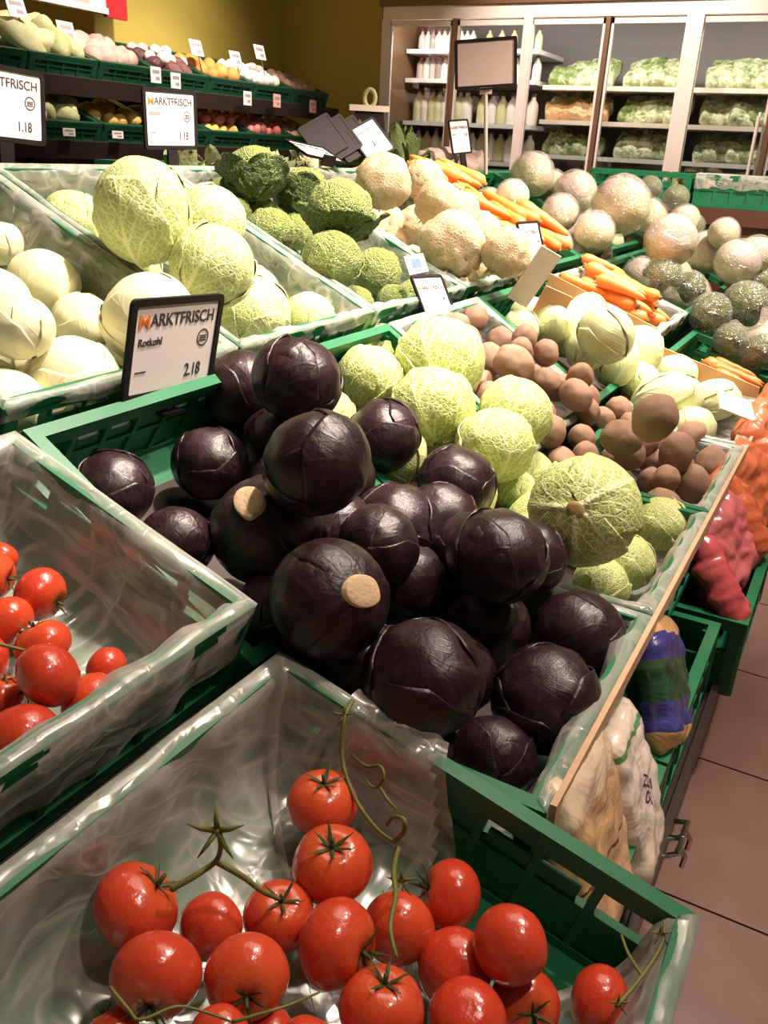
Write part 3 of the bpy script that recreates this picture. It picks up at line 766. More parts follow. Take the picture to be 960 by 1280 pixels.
wht = Cab('white_cabbage', 'white_cabbage', dict(w=1.0, tmax=2.3, lift=.008, rib=.03, ruffle=.006), 4, .93, .03)
WL = ['white cabbage cut off by the left edge at the back', 'white cabbage at the back left of its crate', 'greenish white cabbage in the second layer at the left', 'small white cabbage in the middle of the white cabbages',
 'large white cabbage behind the large price sign', 'white cabbage just left of the large price sign', 'white cabbage cut off by the left edge in the middle', 'white cabbage cut off by the left edge above the green crate']
for i, p in enumerate(P['white']): wht.put(p, WL[i], 'white cabbages on the back tier', rnd)
for p in Q['white']: wht.put(p, 'white cabbage half hidden under the other white cabbages', 'buried white cabbages', rnd, nleaf=3)

drk = Cab('savoy_cabbage', 'savoy_mid', dict(w=.95, tmax=2.2, lift=.02, rib=.05, ruffle=.02), 3, .95, .05)
dleaf = [leaf_mesh('loose_leaf', 'savoy_dark', w=1.0, tmax=1.45, lift=.06, flare=.62, rib=.05, ruffle=.05, seed=20 + k) for k in range(3)]
DL = ['green savoy head opening out of dark loose leaves', 'dark savoy with pale ribs at the front of its crate', 'dark savoy low beside the bright liner', 'olive savoy with a hanging dark leaf at the back rim',
 'small dark savoy at the back left of the dark savoys', 'dark savoy at the right front by the small price sign', 'dark leafy savoy in the middle of the dark savoys']
for i, p in enumerate(P['dark']):
    d = camdir(0, -.9, .1) if i != 0 else camdir(-.1, -.75, -.3)
    o = drk.put((p[0], p[1], p[2], p[3] * .93), DL[i], 'dark green savoys', rnd, d=d)
    if i in (0, 3, 6):
        for k in range(5 if i == 0 else 4):
            obj('loose_leaf', dleaf[k % 3], None, o, None, (0, 0, k * 2 * PI / (5 if i == 0 else 4) + i), 1.06)
for p in Q['dark']: drk.put(p, 'dark savoy half hidden under the dark savoys', 'buried dark savoys', rnd, nleaf=3)

pgr = Cab('pale_green_cabbage', 'pale_green', dict(w=.9, tmax=2.4, lift=.02, rib=.05, ruffle=.012), 4, 1.0, .06)
for i, p in enumerate(P['palegreen']):
    if i == 3: pgr.put(p, 'single round pale green cabbage at the cardboard edge', 'pale green cabbages', rnd)
    elif i in (4, 5): pgr.put(p, ['pointed pale green cabbage at the front of its box', 'pointed pale green cabbage at the front right of its box'][i - 4], 'pale green cabbages', rnd, d=Vector((-.8, -.5 + i * .1, -.3)), elong=1.3)
    else: pgr.put(p, {0: 'pale green cabbage at the left back of its box', 1: 'pale green cabbage on top of the row in its box', 2: 'pale green cabbage in the middle of its box', 6: 'pale green cabbage against the grey film', 7: 'pale green cabbage farthest left by the cardboard panel', 8: 'pale green cabbage below the topmost one', 9: 'pale green cabbage just left of the pointed one', 10: 'pale green cabbage at the back by the brown flap'}[i], 'pale green cabbages', rnd, elong=1.15)
for p in Q['palegreen']: pgr.put(p, 'pale green cabbage half hidden at the bottom of its box', 'buried pale green cabbages', rnd, nleaf=3)

# ---- tomatoes
def tom_fn(sd):
    def fn(p):
        ph = math.atan2(p.y, p.x); rr = math.hypot(p.x, p.y)
        lob = 1 + (.028 * math.cos(5 * ph + sd) + .018 * math.cos(3 * ph + 2 * sd)) * max(0, p.z + .3) * rr
        z = p.z * .86
        if p.z > 0: z -= .20 * math.exp(-(rr / .30) ** 2) + .05 * max(0, p.z) * (1 + math.cos(5 * ph + sd)) * .3 * rr
        else: z += .05 * math.exp(-(rr / .25) ** 2)
        return Vector((p.x * lob, p.y * lob, z))
    return fn
TOM = [blob('tomato', 'tomato', 4, tom_fn(k * 1.3)) for k in range(4)]
def calyx_mesh(seed):
    r = random.Random(seed); V = []; F = []
    for k in range(5 + seed % 2):
        a = 2 * PI * k / (5 + seed % 2) + r.uniform(-.2, .2); L = r.uniform(.42, .62); up = r.uniform(.1, .75)
        b = len(V); n = 6
        for i in range(n + 1):
            t = i / n; wd = .055 * math.sin(PI * min(1, .18 + .82 * t)) ** .8 * (1 - t * .4) + .004
            rad = .04 + L * t; z = .67 + .13 * t ** .5 + up * (t ** 2) * .55 - .1 * (t > .8) * r.random()
            for s, dz in ((-1, 0), (0, .03), (1, 0)):
                x, y = rad, s * wd
                V.append((x * math.cos(a) - y * math.sin(a), x * math.sin(a) + y * math.cos(a), z + dz))
        for i in range(n):
            for j in range(2):
                F.append((b + i * 3 + j, b + i * 3 + j + 1, b + i * 3 + j + 4, b + i * 3 + j + 3))
    m = MB(); m.v = V; m.f = F
    m.tube([(0, 0, .62), (.02, 0, .80), (.05, .02, .98)], [.07, .06, .05], 7)
    me = m.mesh('calyx', True); me.materials.append(MAT['calyx_green']); return me
CAL = [calyx_mesh(k) for k in range(4)]
def tomato(p, label, group, rnd, up=None, cal=True, spin=None):
    x, y, z, R = p
    o = tag(obj('tomato', rnd.choice(TOM), None, None, (x, y, z), None, (R, R, R)), label, 'tomato', group)
    o.rotation_mode = 'QUATERNION'
    up = Vector(up) if up is not None else Vector((rnd.uniform(-1, 1), rnd.uniform(-1, 1), rnd.uniform(-.5, .6)))
    o.rotation_quaternion = Vector((0, 0, 1)).rotation_difference(up.normalized()) @ Matrix.Rotation(rnd.uniform(0, 6) if spin is None else spin, 3, 'Z').to_quaternion()
    if cal: obj('calyx', CAL[rnd.randrange(4)], None, o)
    return o
TL = ['large tomato at the far left of the foreground crate', 'small round tomato second from the left in the foreground', 'tomato with a vine stalk on top, third from the left',
 'tomato at the back of the foreground crate under the curly vine', 'tomato with a spread calyx just below the rearmost one', 'tomato at the right of the curly vine, by the green crate wall',
 'tomato behind the big ribbed tomato, crossed by a dry vine', 'big ribbed tomato with its calyx facing right in the middle', 'big tomato with a deep calyx hollow at the lower left',
 'tomato with its calyx facing the viewer, right of the hollow one', 'tomato at the right end of the foreground heap', 'round smooth tomato left of the right end one',
 'orange tomato with a dark stalk scar at the bottom right', 'tomato at the bottom edge left of the orange one', 'large tomato at the bottom edge in the middle',
 'single tomato apart from the heap in the right corner', 'tomato cut off at the bottom edge below the small calyx one', 'tomato at the bottom edge, fourth from the left', 'tomato cut off at the lower left bottom edge', 'tomato cut off between the two calyx tomatoes at the bottom']
TU = {0: camdir(.65, .65, .0), 1: camdir(.3, -.2, -.9), 2: camdir(.15, .75, .5), 3: camdir(.1, .9, .4), 4: camdir(.0, .8, .55), 5: camdir(-.8, .3, .1), 6: camdir(.0, .3, -.9), 7: camdir(.82, -.05, .5),
      8: camdir(.0, -.5, .8), 9: camdir(.15, -.15, .95), 10: camdir(.5, -.3, -.7), 11: camdir(.1, -.5, -.8), 12: camdir(.2, .2, .95), 13: camdir(0, -.6, -.6), 14: camdir(.1, .8, .2), 15: camdir(.8, -.2, .3)}
TR = random.Random(9)
for i, p in enumerate(P['tomfront']):
    if i >= 16 and p[2] - p[3] > 2: continue
    tomato(p, TL[i], 'tomatoes in the foreground crate', TR, TU.get(i))
for p in Q['tomfront']: tomato(p, 'tomato lying underneath the foreground tomatoes', 'lower tomatoes in the foreground crate', TR)
LL = ['tomato highest in the left crate beside a green stalk', 'tomato at the left edge under the highest one', 'tomato behind the large one in the left crate', 'large tomato in the middle of the left crate', 'tomato half hidden right of the large one in the left crate',
 'tomato leaning at the front of the left crate below the hidden one', 'big tomato at the bottom of the left crate', 'tomato at the left edge above the bottom one', 'tomato alone by the far wall of the left crate', 'tomato cut off by the left edge at the top of the left crate',
 'tomato just outside the left crate heap at the edge', 'tomato at the upper left edge of the left crate']
for i, p in enumerate(P['tomleft']):
    tomato(p, LL[i], 'tomatoes in the left crate', TR, camdir(TR.uniform(-.6, .8), TR.uniform(-.6, .7), .1))
for p in Q['tomleft']: tomato(p, 'tomato lying underneath in the left crate', 'lower tomatoes in the left crate', TR)

# ---- potatoes, celeriac
POT = [blob('potato', 'potato', 4, lambda p, k=k: Vector((p.x * 1.12, p.y * .95, p.z * .88)) * (1 + .10 * noise3(p, 1.1, 2, k * 3.) + .012 * noise3(p, 5, 2, k))) for k in range(4)]
PTL = {2: 'small potato second in the row behind the light savoys', 3: 'potato in the row beside the grey film, left of the middle', 4: 'small potato left of the largest potato', 5: 'potato behind the film fold in the middle of the row', 6: 'broad potato in front of the gap left of the largest one', 8: 'potato right of the largest potato against the far film', 12: 'small potato in the dark gap under the largest potato', 13: 'potato lying by the near green rim left of the dark-eyed one', 14: 'small potato behind the film near the middle', 15: 'potato half hidden behind the light savoys at the back', 16: 'tiny potato just left of the largest potato', 17: 'small potato lowest at the left by the green rim', 18: 'small potato third in the row behind the light savoys', 19: 'small potato beside the dark brown one at the back', 1: 'dark brown potato high at the back left of the potatoes', 7: 'largest reddish brown potato on top of the potato heap', 10: 'potato in the front right corner of the potato crate', 11: 'potato with a dark eye lowest at the front of the crate', 9: 'potato resting in front of the largest potato', 0: 'potato farthest back beside the small price sign'}
for i, p in enumerate(P['potato'] + Q['potato']):
    o = obj('potato', POT[i % 4], None, None, p[:3], (rnd.uniform(0, 6), rnd.uniform(0, 6), rnd.uniform(0, 6)), p[3] * .97)
    tag(o, PTL.get(i, 'brown potato half buried under the loose potatoes'), 'potato', 'loose potatoes')
def cel_fn(k):
    def fn(p):
        r = 1 + .10 * noise3(p, 1.5, 2, k * 4.) + .05 * noise3(p, 5, 3, k) * (1 if p.z > -.2 else 2.2)
        return p * r
    return fn
CEL = [blob('celeriac', 'celeriac', 4, cel_fn(k)) for k in range(3)]
def rootlets(k):
    r = random.Random(k); m = MB()
    for i in range(9):
        a = r.uniform(0, 6.3); b = Vector((math.cos(a) * .5, math.sin(a) * .5, -.75)); e = b * 1.0 + Vector((math.cos(a) * .25, math.sin(a) * .25, -.28))
        m.tube([b * .9, (b + e) / 2 + Vector((0, 0, .03)), e], [.09, .06, .02], 6)
    me = m.mesh('rootlets', True); me.materials.append(MAT['celeriac']); return me
RTL = [rootlets(k) for k in range(2)]
CLB = {3: 'celeriac in the middle of the upper celeriac heap', 5: 'celeriac low at the left edge beside the dark savoys', 6: 'celeriac peeping out above the portrait price tag', 7: 'celeriac behind the tilted bright sign', 8: 'celeriac at the back touching the carrots', 9: 'celeriac wedged below the uppermost carrots', 0: 'largest celeriac at the front of the celeriac heap', 1: 'small celeriac beneath the front of the heap', 2: 'celeriac just left of the small portrait price tag', 4: 'pale celeriac highest at the back left'}
for i, p in enumerate(P['celeriac'] + Q['celeriac']):
    o = obj('celeriac', CEL[i % 3], None, None, p[:3], (rnd.uniform(-.8, .8), rnd.uniform(-.8, .8), rnd.uniform(0, 6)), p[3] * .96)
    tag(o, CLB.get(i, 'celeriac half buried under the celeriac heap'), 'celeriac', 'celeriac heap')
    obj('rootlets', RTL[i % 2], None, o)

# ---- carrots
def carrot_mesh(k):
    r = random.Random(k); m = MB(); n = 14; pts = []; rad = []
    for i in range(n + 1):
        t = i / n
        pts.append((.02 * math.sin(t * 3 + k) , .015 * math.sin(t * 4 + 2 * k), -.5 + t))
        rad.append((.115 * (1 - t * .62) * (1 + .05 * math.sin(i * 1.7 + k))) * (min(1, (.25 + t * 9)) if t < .09 else 1) * (1 if t < .9 else max(.12, 1 - (t - .9) * 8)))
    m.tube(pts, rad, 12); me = m.mesh('carrot', True); me.materials.append(MAT['carrot']); return me
CARM = [carrot_mesh(k) for k in range(4)]
def crown_mesh():
    m = MB()
    for k in range(5):
        a = k * 1.25
        m.tube([(0, 0, -.49), (.03 * math.cos(a), .03 * math.sin(a), -.53)], [.02, .014], 5)
    me = m.mesh('crown_stub', True); me.materials.append(MAT['vine_green']); return me
CRO = crown_mesh()
def rim_z(x):
    r = 'A' if x > -.617 else 'B' if x > -1.11 else 'C'
    (x0, z0), (x1, z1) = ROW[r]; return z0 + (z1 - z0) * (x - x0) / (x1 - x0), math.atan2(z1 - z0, x0 - x1)
def carrots(x0, x1, y0, y1, base, n, layers, label, group, top=.0, seed=1):
    r = random.Random(seed)
    for l in range(layers):
        k = n - l * max(1, n // (layers + 1))
        for i in range(k):
            L = r.uniform(.19, .26)
            sh = .04 * l
            y = y0 + .03 + sh + (y1 - y0 - .06 - 2 * sh) * (i + .5 + r.uniform(-.25, .25)) / k
            x = r.uniform(x0 + L * .45, max(x0 + L * .45 + .001, x1 - L * .45))
            z, t = rim_z(x); z += base + l * .045
            d = Vector((math.cos(t), r.uniform(-.45, .45), -math.sin(t) + r.uniform(-.08, .12))).normalized()
            if r.random() < .3: d = -d
            o = obj('carrot', CARM[r.randrange(4)], None, None, (x, y, z), None, (L * 1.22, L * 1.22, L))
            o.rotation_mode = 'QUATERNION'; o.rotation_quaternion = Vector((0, 0, 1)).rotation_difference(d)
            obj('crown_stub', CRO, None, o)
            tag(o, label, 'carrot', group)
carrots(-1.82, -1.16, 3.32, 3.93, -.10, 9, 2, 'loose carrot low in the back tier beside the celeriac', 'back tier carrots', seed=2)
carrots(-1.86, -1.50, 3.34, 3.92, .0, 9, 3, 'loose carrot heaped high on the back tier by the celeriac', 'back tier carrots', seed=3)
carrots(-1.52, -1.14, 3.30, 3.92, .0, 9, 3, 'loose carrot heaped in front on the back tier by the celeriac', 'back tier carrots', seed=4)
carrots(-1.10, -.68, 3.34, 3.93, -.08, 9, 4, 'loose carrot in the grey-lined middle tier crate', 'middle tier carrots', seed=5)
carrots(-.56, -.24, 3.34, 3.92, -.10, 8, 2, 'loose carrot in the front tier crate beside the cardboard', 'front tier carrots', seed=6)

# ---- swedes and broccoli in crinkled film
SWE = [blob('swede', 'swede', 4, lambda p, k=k: Vector((p.x, p.y, p.z * .95)) * (1 + .07 * noise3(p, 1.6, 2, k * 4.) + .02 * noise3(p, 6, 2, k))) for k in range(3)]
WRP = [blob('film_wrap', 'film_wrap', 4, lambda p, k=k: p * (1.035 + .06 * abs(noise3(p, 4, 3, k * 7.))) + Vector((0, 0, .22 * max(0, p.z - .86)))) for k in range(3)]
def broc_fn(k):
    def fn(p):
        if p.z < -.35: return Vector((p.x * .55, p.y * .55, p.z * .9)) * (1 + .05 * noise3(p, 2, 2, k))
        c = mnoise.voronoi(p * 4.2 + Vector((k, k, k)))[0][0]
        return p * (1.04 - .22 * c)
    return fn
BRO = [blob('broccoli', 'broccoli', 4, broc_fn(k)) for k in range(3)]
for i, p in enumerate(P['swede']):
    o = obj('swede', SWE[i % 3], None, None, p[:3], (rnd.uniform(-.6, .6), rnd.uniform(-.6, .6), rnd.uniform(0, 6)), p[3] * .95)
    lab = {0: 'film-wrapped swede at the top left of the swede heap', 1: 'lilac swede in film second along the top of the heap', 2: 'largest yellowish swede in film, upper middle of the swede heap', 3: 'lilac-faced round swede in film at the front of the heap', 4: 'swede in film right beside the back carrots, lower row', 5: 'swede in film just above the back carrots', 6: 'swede in film right of the lilac-faced one', 7: 'swede in film at the right edge above the large broccoli', 8: 'swede in film farthest right below the brown table', 9: 'small swede in film at the upper right of the heap', 10: 'small swede in film behind the celeriac and carrots', 11: 'swede in film just right of the largest one', 12: 'small swede in film between the two top left ones', 13: 'small swede in film under the shiny broccoli at the back'}.get(i, 'swede in crinkled clear film within the swede heap')
    tag(o, lab, 'swede', 'film-wrapped swedes'); obj('film_wrap', WRP[i % 3], None, o)
for i, p in enumerate(P['broccoli']):
    o = obj('broccoli', BRO[i % 3], None, None, p[:3], (rnd.uniform(-.5, .5), rnd.uniform(-.5, .5), rnd.uniform(0, 6)), p[3] * .93)
    lab = {0: 'film-wrapped broccoli head just behind the carrots', 3: 'large film-wrapped broccoli at the right edge above the front carrots', 4: 'film-wrapped broccoli at the right edge by the front carrots', 1: 'film-wrapped broccoli second behind the carrots', 2: 'film-wrapped broccoli left of the large one at the right edge', 5: 'film-wrapped broccoli low beside the front carrots', 6: 'film-wrapped broccoli at the right edge below the swedes', 7: 'shiny wrapped broccoli at the back before the far crates', 8: 'shiny wrapped broccoli farthest left at the back', 9: 'shiny wrapped broccoli at the back beside the brown table'}.get(i, 'broccoli head in shiny film beside the swedes')
    tag(o, lab, 'broccoli', 'film-wrapped broccoli'); obj('film_wrap', WRP[i % 3], None, o)
# hidden lower layer of the swede heap
for k, (x, y) in enumerate([(-1.6, 4.2), (-1.35, 4.45), (-1.7, 4.9), (-1.45, 4.95), (-1.25, 4.75), (-1.2, 4.35), (-.95, 4.75), (-.98, 4.5), (-.8, 4.4), (-.75, 4.65), (-.9, 4.9), (-.38, 4.75), (-.36, 4.45), (-.5, 4.55), (-.4, 5.0), (-1.62, 4.0), (-1.3, 4.02)]):
    z, t = rim_z(x)
    o = obj('swede', SWE[k % 3], None, None, (x, y, z - .055), (rnd.uniform(-.6, .6), rnd.uniform(-.6, .6), rnd.uniform(0, 6)), .095)
    tag(o, 'film-wrapped swede in the lowest layer of the swede heap', 'swede', 'lowest film-wrapped swedes'); obj('film_wrap', WRP[k % 3], None, o)
# ------------------------------------------------------------------ vines in the foreground crate
def smooth_path(pts, k=5):
    pts = [Vector(p) for p in pts]; out = []
    for i in range(len(pts) - 1):
        p0 = pts[max(0, i - 1)]; p1 = pts[i]; p2 = pts[i + 1]; p3 = pts[min(len(pts) - 1, i + 2)]
        for j in range(k):
            t = j / k
            out.append(.5 * ((2 * p1) + (p2 - p0) * t + (2 * p0 - 5 * p1 + 4 * p2 - p3) * t * t + (3 * p1 - p0 - 3 * p2 + p3) * t ** 3))
    out.append(pts[-1]); return out
def vine(label, paths, r=.0028, stars=()):
    t = thing('tomato_vine', label, 'vine', paths[0][0])
    o0 = Vector(paths[0][0])
    for i, p in enumerate(paths):
        q = [x - o0 for x in smooth_path(p)]
        m = MB().tube(q, [r * (1.15 - .5 * k / len(q)) for k in range(len(q))], 7)
        obj('stalk', m.mesh('stalk', True), 'vine_green', t)
    for s, sc in stars:
        m = MB(); rr = random.Random(int(sc * 1e5)); c = Vector(s) - o0
        for k in range(5):
            a = k * 1.257 + .3
            e = c + (CR * math.cos(a) - CD * math.sin(a)) * sc - CF * sc * .3
            m.tube([c, (c + e) / 2 - CF * sc * .12, e], [sc * .11, sc * .09, sc * .02], 6)
        m.tube([c + CF * sc * .1, c - CF * sc * .15], [sc * .2, sc * .12], 8)
        obj('calyx', m.mesh('calyx', True), 'vine_green', t)
    return t
vine('forked green vine with an empty star-shaped calyx on the foreground tomatoes', [
    [(-0.471, 0.484, 0.705), (-0.455, 0.505, 0.714), (-0.445, 0.524, 0.722), (-0.439, 0.525, 0.744), (-0.44, 0.522, 0.764)],
    [(-0.445, 0.524, 0.722), (-0.419, 0.535, 0.705), (-0.402, 0.545, 0.685), (-0.395, 0.565, 0.660)]], .0032, [((-0.44, 0.522, 0.766), .030)])
vine('long dry curly vine hanging down the far wall of the foreground crate', [
    [(-0.465, 0.83, 0.728), (-0.459, 0.8, 0.718), (-0.448, 0.78, 0.673), (-0.409, 0.75, 0.649), (-0.363, 0.72, 0.65), (-0.329, 0.7, 0.662)],
    [(-0.329, 0.7, 0.662), (-0.313, 0.69, 0.693), (-0.314, 0.69, 0.71), (-0.332, 0.7, 0.697), (-0.34, 0.7, 0.681)],
    [(-0.321, 0.695, 0.661), (-0.308, 0.66, 0.662), (-0.285, 0.62, 0.676), (-0.27, 0.58, 0.678), (-0.251, 0.56, 0.667)]], .003, [((-0.462, 0.805, 0.722), .016), ((-0.300, 0.665, 0.650), .018)])
vine('curled dry tendril against the film behind the rearmost tomato', [
    [(-0.451, 0.81, 0.66), (-0.423, 0.8, 0.66), (-0.398, 0.79, 0.678), (-0.387, 0.78, 0.672), (-0.399, 0.78, 0.65), (-0.42, 0.79, 0.65)],
    [(-0.396, 0.79, 0.644), (-0.379, 0.78, 0.64), (-0.366, 0.78, 0.631)]], .0022)
vine('dry vine in the right corner beside the single tomato', [
    [(-0.055, 0.70, 0.575), (-0.040, 0.745, 0.582), (-0.03, 0.79, 0.590), (-0.034, 0.815, 0.600)], [(-0.040, 0.745, 0.582), (-0.06, .775, .57), (-.075, .80, .568)]], .0022, [((-0.035, 0.80, 0.595), .014), ((-0.055, 0.705, 0.575), .014)])
vine('thin vine crossing the tomatoes along the bottom edge', [
    [(-0.428, 0.362, 0.726), (-0.4, 0.354, 0.728), (-0.383, 0.351, 0.73), (-0.365, 0.374, 0.732), (-0.348, 0.389, 0.72), (-0.321, 0.392, 0.723)],
    [(-0.321, 0.392, 0.723), (-0.3, 0.408, 0.730), (-0.288, 0.425, 0.728), (-0.278, 0.46, 0.712)]], .0015)
vine('short green vine between the tomatoes of the left crate', [
    [(-.88, .50, .80), (-.86, .54, .83), (-.83, .56, .835), (-.80, .60, .81)], [(-.86, .54, .83), (-.87, .58, .82)]], .003, [((-.86, .54, .835), .02)])

# loose flap of film over the far rim of the foreground crate
def flap():
    V = []; F = []; nu, nv = 22, 20
    for j in range(nv + 1):
        for i in range(nu + 1):
            u = i / nu; v = j / nv
            x = -.475 + .135 * u + .06 * v * u; s = v * .21
            n_ = noise3((u * 4, v * 4, 2.), 1, 2) * .007
            zr = .64 + (x + .2) * -.2575
            if s < .045: y = .872 - s * .9; z = zr + .008 + math.sin(s / .045 * PI) * .008
            else: y = .832 - .12 * (s - .045); z = zr + .004 - (s - .045) * .95
            V.append((x, y + n_, z + n_ * .5))
    for j in range(nv):
        for i in range(nu):
            a = j * (nu + 1) + i; F.append((a, a + 1, a + nu + 2, a + nu + 1))
    m = MB(); m.v = V; m.f = F
    tag(obj('film_flap', m.mesh('film_flap', True, False), 'film_milky'), 'loose corner of plastic film folded over the foreground crate rim', 'plastic film')
flap()

# ------------------------------------------------------------------ cardboard pieces in the pale green cabbage bay
cb = thing('cardboard_box', 'brown cardboard box edge around the pale green cabbages', 'cardboard box', (-.66, 2.98, .70))
for nm, x0, x1, yy, row in (('far_side', -1.07, -.24, 3.285, 0), ('back_side', -1.07, -1.05, 2.98, 0)):
    pts = []
    for x in ((x0, -.63, -.61, x1) if x1 > -.6 else (x0, x1)):
        z, t = rim_z(x); pts.append((x + .66, z + .035 - .70))
    low = [(x, z - .14) for x, z in reversed(pts)]
    obj(nm, MB().prism(pts + low, 'y', yy - 2.98 - .004, yy - 2.98 + .004), 'cardboard', cb)
tag(obj('cardboard_divider', MB().box(-.038, .038, -.004, .004, -.10, .10), 'cardboard_pale', None, (-.955, 2.80, 1.035), (.25, .45, .55)), 'pale cardboard panel leaning by the small portrait price tag', 'cardboard')
tag(obj('cardboard_flap', MB().box(-.05, .05, -.004, .004, -.05, .05), 'cardboard', None, (-.90, 2.86, .945), (.2, .35, .5)), 'brown cardboard flap right of the pale panel', 'cardboard')
tag(obj('cardboard_corner', MB().box(-.06, .06, -.06, .06, -.003, .003), 'cardboard_pale', None, (-.27, 2.90, .70), (.3, .3, .4)), 'torn pale cardboard flap at the front of the cabbage box', 'cardboard')

# ------------------------------------------------------------------ lower crates on the front deck
def low_crate(ya, yb, xo, label, zb=.225, h=.2):
    return crate(label, origin=(xo - .19, (ya + yb) / 2, zb, .38, yb - ya, (0, 0, 0)), h=h)
low_crate(.80, 1.335, -.11, 'lower green crate with beige bags beneath the red cabbages')
low_crate(1.345, 1.93, -.11, 'lower green crate with a blue and green bag')
low_crate(1.955, 2.56, -.055, 'lower green crate jutting out with pink onion bags')
low_crate(2.57, 3.17, -.09, 'lower green crate with orange carrot bags')
low_crate(3.18, 3.78, -.09, 'lower green crate far along with orange bags')
def bag_mesh(name, mat, L, W, T, seed, crimp=.06):
    nu, nv = 26, 34; V = []; F = []; UV = []
    for side in (1, -1):
        for j in range(nv + 1):
            for i in range(nu + 1):
                u = -1 + 2 * i / nu; v = -1 + 2 * j / nv
                k = (max(0, 1 - u ** 6)) ** .5 * (max(0, 1 - abs(v) ** 6)) ** .5
                wr = noise3((u * 2.2, v * 2.6, seed + side * 2), 1, 3) * .34 + .08 * math.sin(u * 9 + seed + v * 4) * abs(v) ** 2
                z = side * T / 2 * k * (1 + wr)
                sq = 1 - .10 * abs(v) ** 4 - .06 * (1 - k)
                x = u * W / 2 * sq + .01 * noise3((u, v * 3, seed), 1, 2); y = v * L / 2 + .008 * noise3((u * 3, v, seed + 5.), 1, 2)
                V.append((x, y, z)); UV.append(((u + 1) / 2, (v + 1) / 2))
    n = (nu + 1) * (nv + 1)
    for s in (0, 1):
        for j in range(nv):
            for i in range(nu):
                a = s * n + j * (nu + 1) + i; q = (a, a + 1, a + nu + 2, a + nu + 1)
                F.append(q if s == 0 else q[::-1])
    me = bpy.data.meshes.new(name); me.from_pydata(V, [], F)
    l = me.uv_layers.new(name='UVMap')
    for p in me.polygons:
        for li in p.loop_indices: l.data[li].uv = UV[me.loops[li].vertex_index]
    bm = bmesh.new(); bm.from_mesh(me); bmesh.ops.remove_doubles(bm, verts=bm.verts, dist=1e-5); bm.to_mesh(me); bm.free()
    me.polygons.foreach_set('use_smooth', [True] * len(me.polygons)); me.materials.append(MAT[mat]); me.update(); return me
def text_mesh(txt, size, depth=.0004, align='LEFT'):
    cu = bpy.data.curves.new('t', 'FONT'); cu.body = txt; cu.size = size; cu.extrude = depth; cu.offset = size * .012; cu.align_x = align
    ob = bpy.data.objects.new('t', cu); C.objects.link(ob)
    bpy.context.view_layer.update()
    me = bpy.data.meshes.new_from_object(ob.evaluated_get(bpy.context.evaluated_depsgraph_get()))
    bpy.data.objects.remove(ob); bpy.data.curves.remove(cu)
    return me
BG = {}
def bag(key, mat, dims, loc, rot, label, cat='bag', group=None, seed=0):
    if key not in BG: BG[key] = bag_mesh('bag', mat, *dims, seed)
    return tag(obj('bag', BG[key], None, None, loc, rot), label, cat, group)
bag('beige', 'bag_beige', (.29, .26, .065), (-.163, 1.00, .50), (PI / 2 - .33, .08, PI / 2 + .03), 'beige clear-fronted bag with a brown line below the red cabbages', seed=1)
b = bag('white', 'bag_white', (.26, .19, .06), (-.146, 1.20, .455), (PI / 2 - .38, .10, PI / 2 + .06), 'pale printed bag leaning on the lower crate rim beside the beige bag', seed=2)
from mathutils.bvhtree import BVHTree
bt = BVHTree.FromPolygons([v.co[:] for v in b.data.vertices], [tuple(p.vertices) for p in b.data.polygons])
ca, sa = math.cos(-.62), math.sin(-.62)
for tx, yy in (('ZELN', .012), ('DE', -.012)):
    me = text_mesh(tx, .026, 0., 'CENTER')
    for v in me.vertices:                       # print follows the bulging bag
        lx, ly = v.co.x, v.co.y + yy
        px, py = -.006 + lx * ca - ly * sa, -.005 + lx * sa + ly * ca
        hit = bt.ray_cast(Vector((px, py, 1)), Vector((0, 0, -1)))[0]
        v.co = (px, py, (hit.z if hit else .03) + .0012)
    obj('lettering', me, 'sign_ink', b)
bag('blue', 'bag_blue', (.25, .28, .07), (-.166, 1.51, .485), (PI / 2 - .38, .45, PI / 2 - .05), 'blue and dark green printed bag in the lower crate', seed=3)
bag('blue2', 'bag_blue', (.30, .18, .10), (-.30, 1.75, .37), (.1, .3, .4), 'second blue printed bag lying deeper in the lower crate', seed=7)
bag('beige2', 'bag_beige', (.30, .18, .10), (-.35, 1.2, .34), (.1, .2, .5), 'beige bag lying deep in the lower crate', seed=5)
for k, (y, z, ry, key, mat, lb) in enumerate([(2.09, .40, .7, 'red1', 'red_bag', 'shiny red onion bag nearest in the jutting lower crate'), (2.27, .43, .5, 'pink', 'red_bag', 'pink onion bag with a pale sheen behind the nearest red one'),
    (2.43, .45, .6, 'red2', 'orange_bag', 'orange-red net bag at the far end of the jutting crate'), (2.64, .47, .5, 'or1', 'orange_bag', 'orange carrot bag behind the onion bags'), (2.84, .50, .6, 'or2', 'orange_bag', 'orange carrot bag beside the potato crate corner'),
    (3.03, .51, .4, 'or1', 'orange_bag', 'orange carrot bag under the torn cardboard flap'), (3.30, .50, .5, 'or2', 'orange_bag', 'orange bag far along the lower crates'), (3.55, .48, .5, 'or1', 'orange_bag', 'farthest orange bag on the lower deck')]):
    bag(key, mat, (.24, .25, .09), (-.160 - .01 * (k % 2), y, z + .05), (PI / 2 - .55, .5 * (-1) ** k, PI / 2 + .2 * (-1) ** k), lb, seed=20 + k)
for k, (x, y) in enumerate([(-.30, 2.15), (-.28, 2.4), (-.32, 2.75), (-.3, 3.0), (-.3, 3.4)]):
    bag('red1' if k < 2 else 'or1', 'red_bag', (.25, .20, .13), (x, y, .33), (.1, .1, k), 'net bag lying underneath in the lower front crates', group='lower net bags')

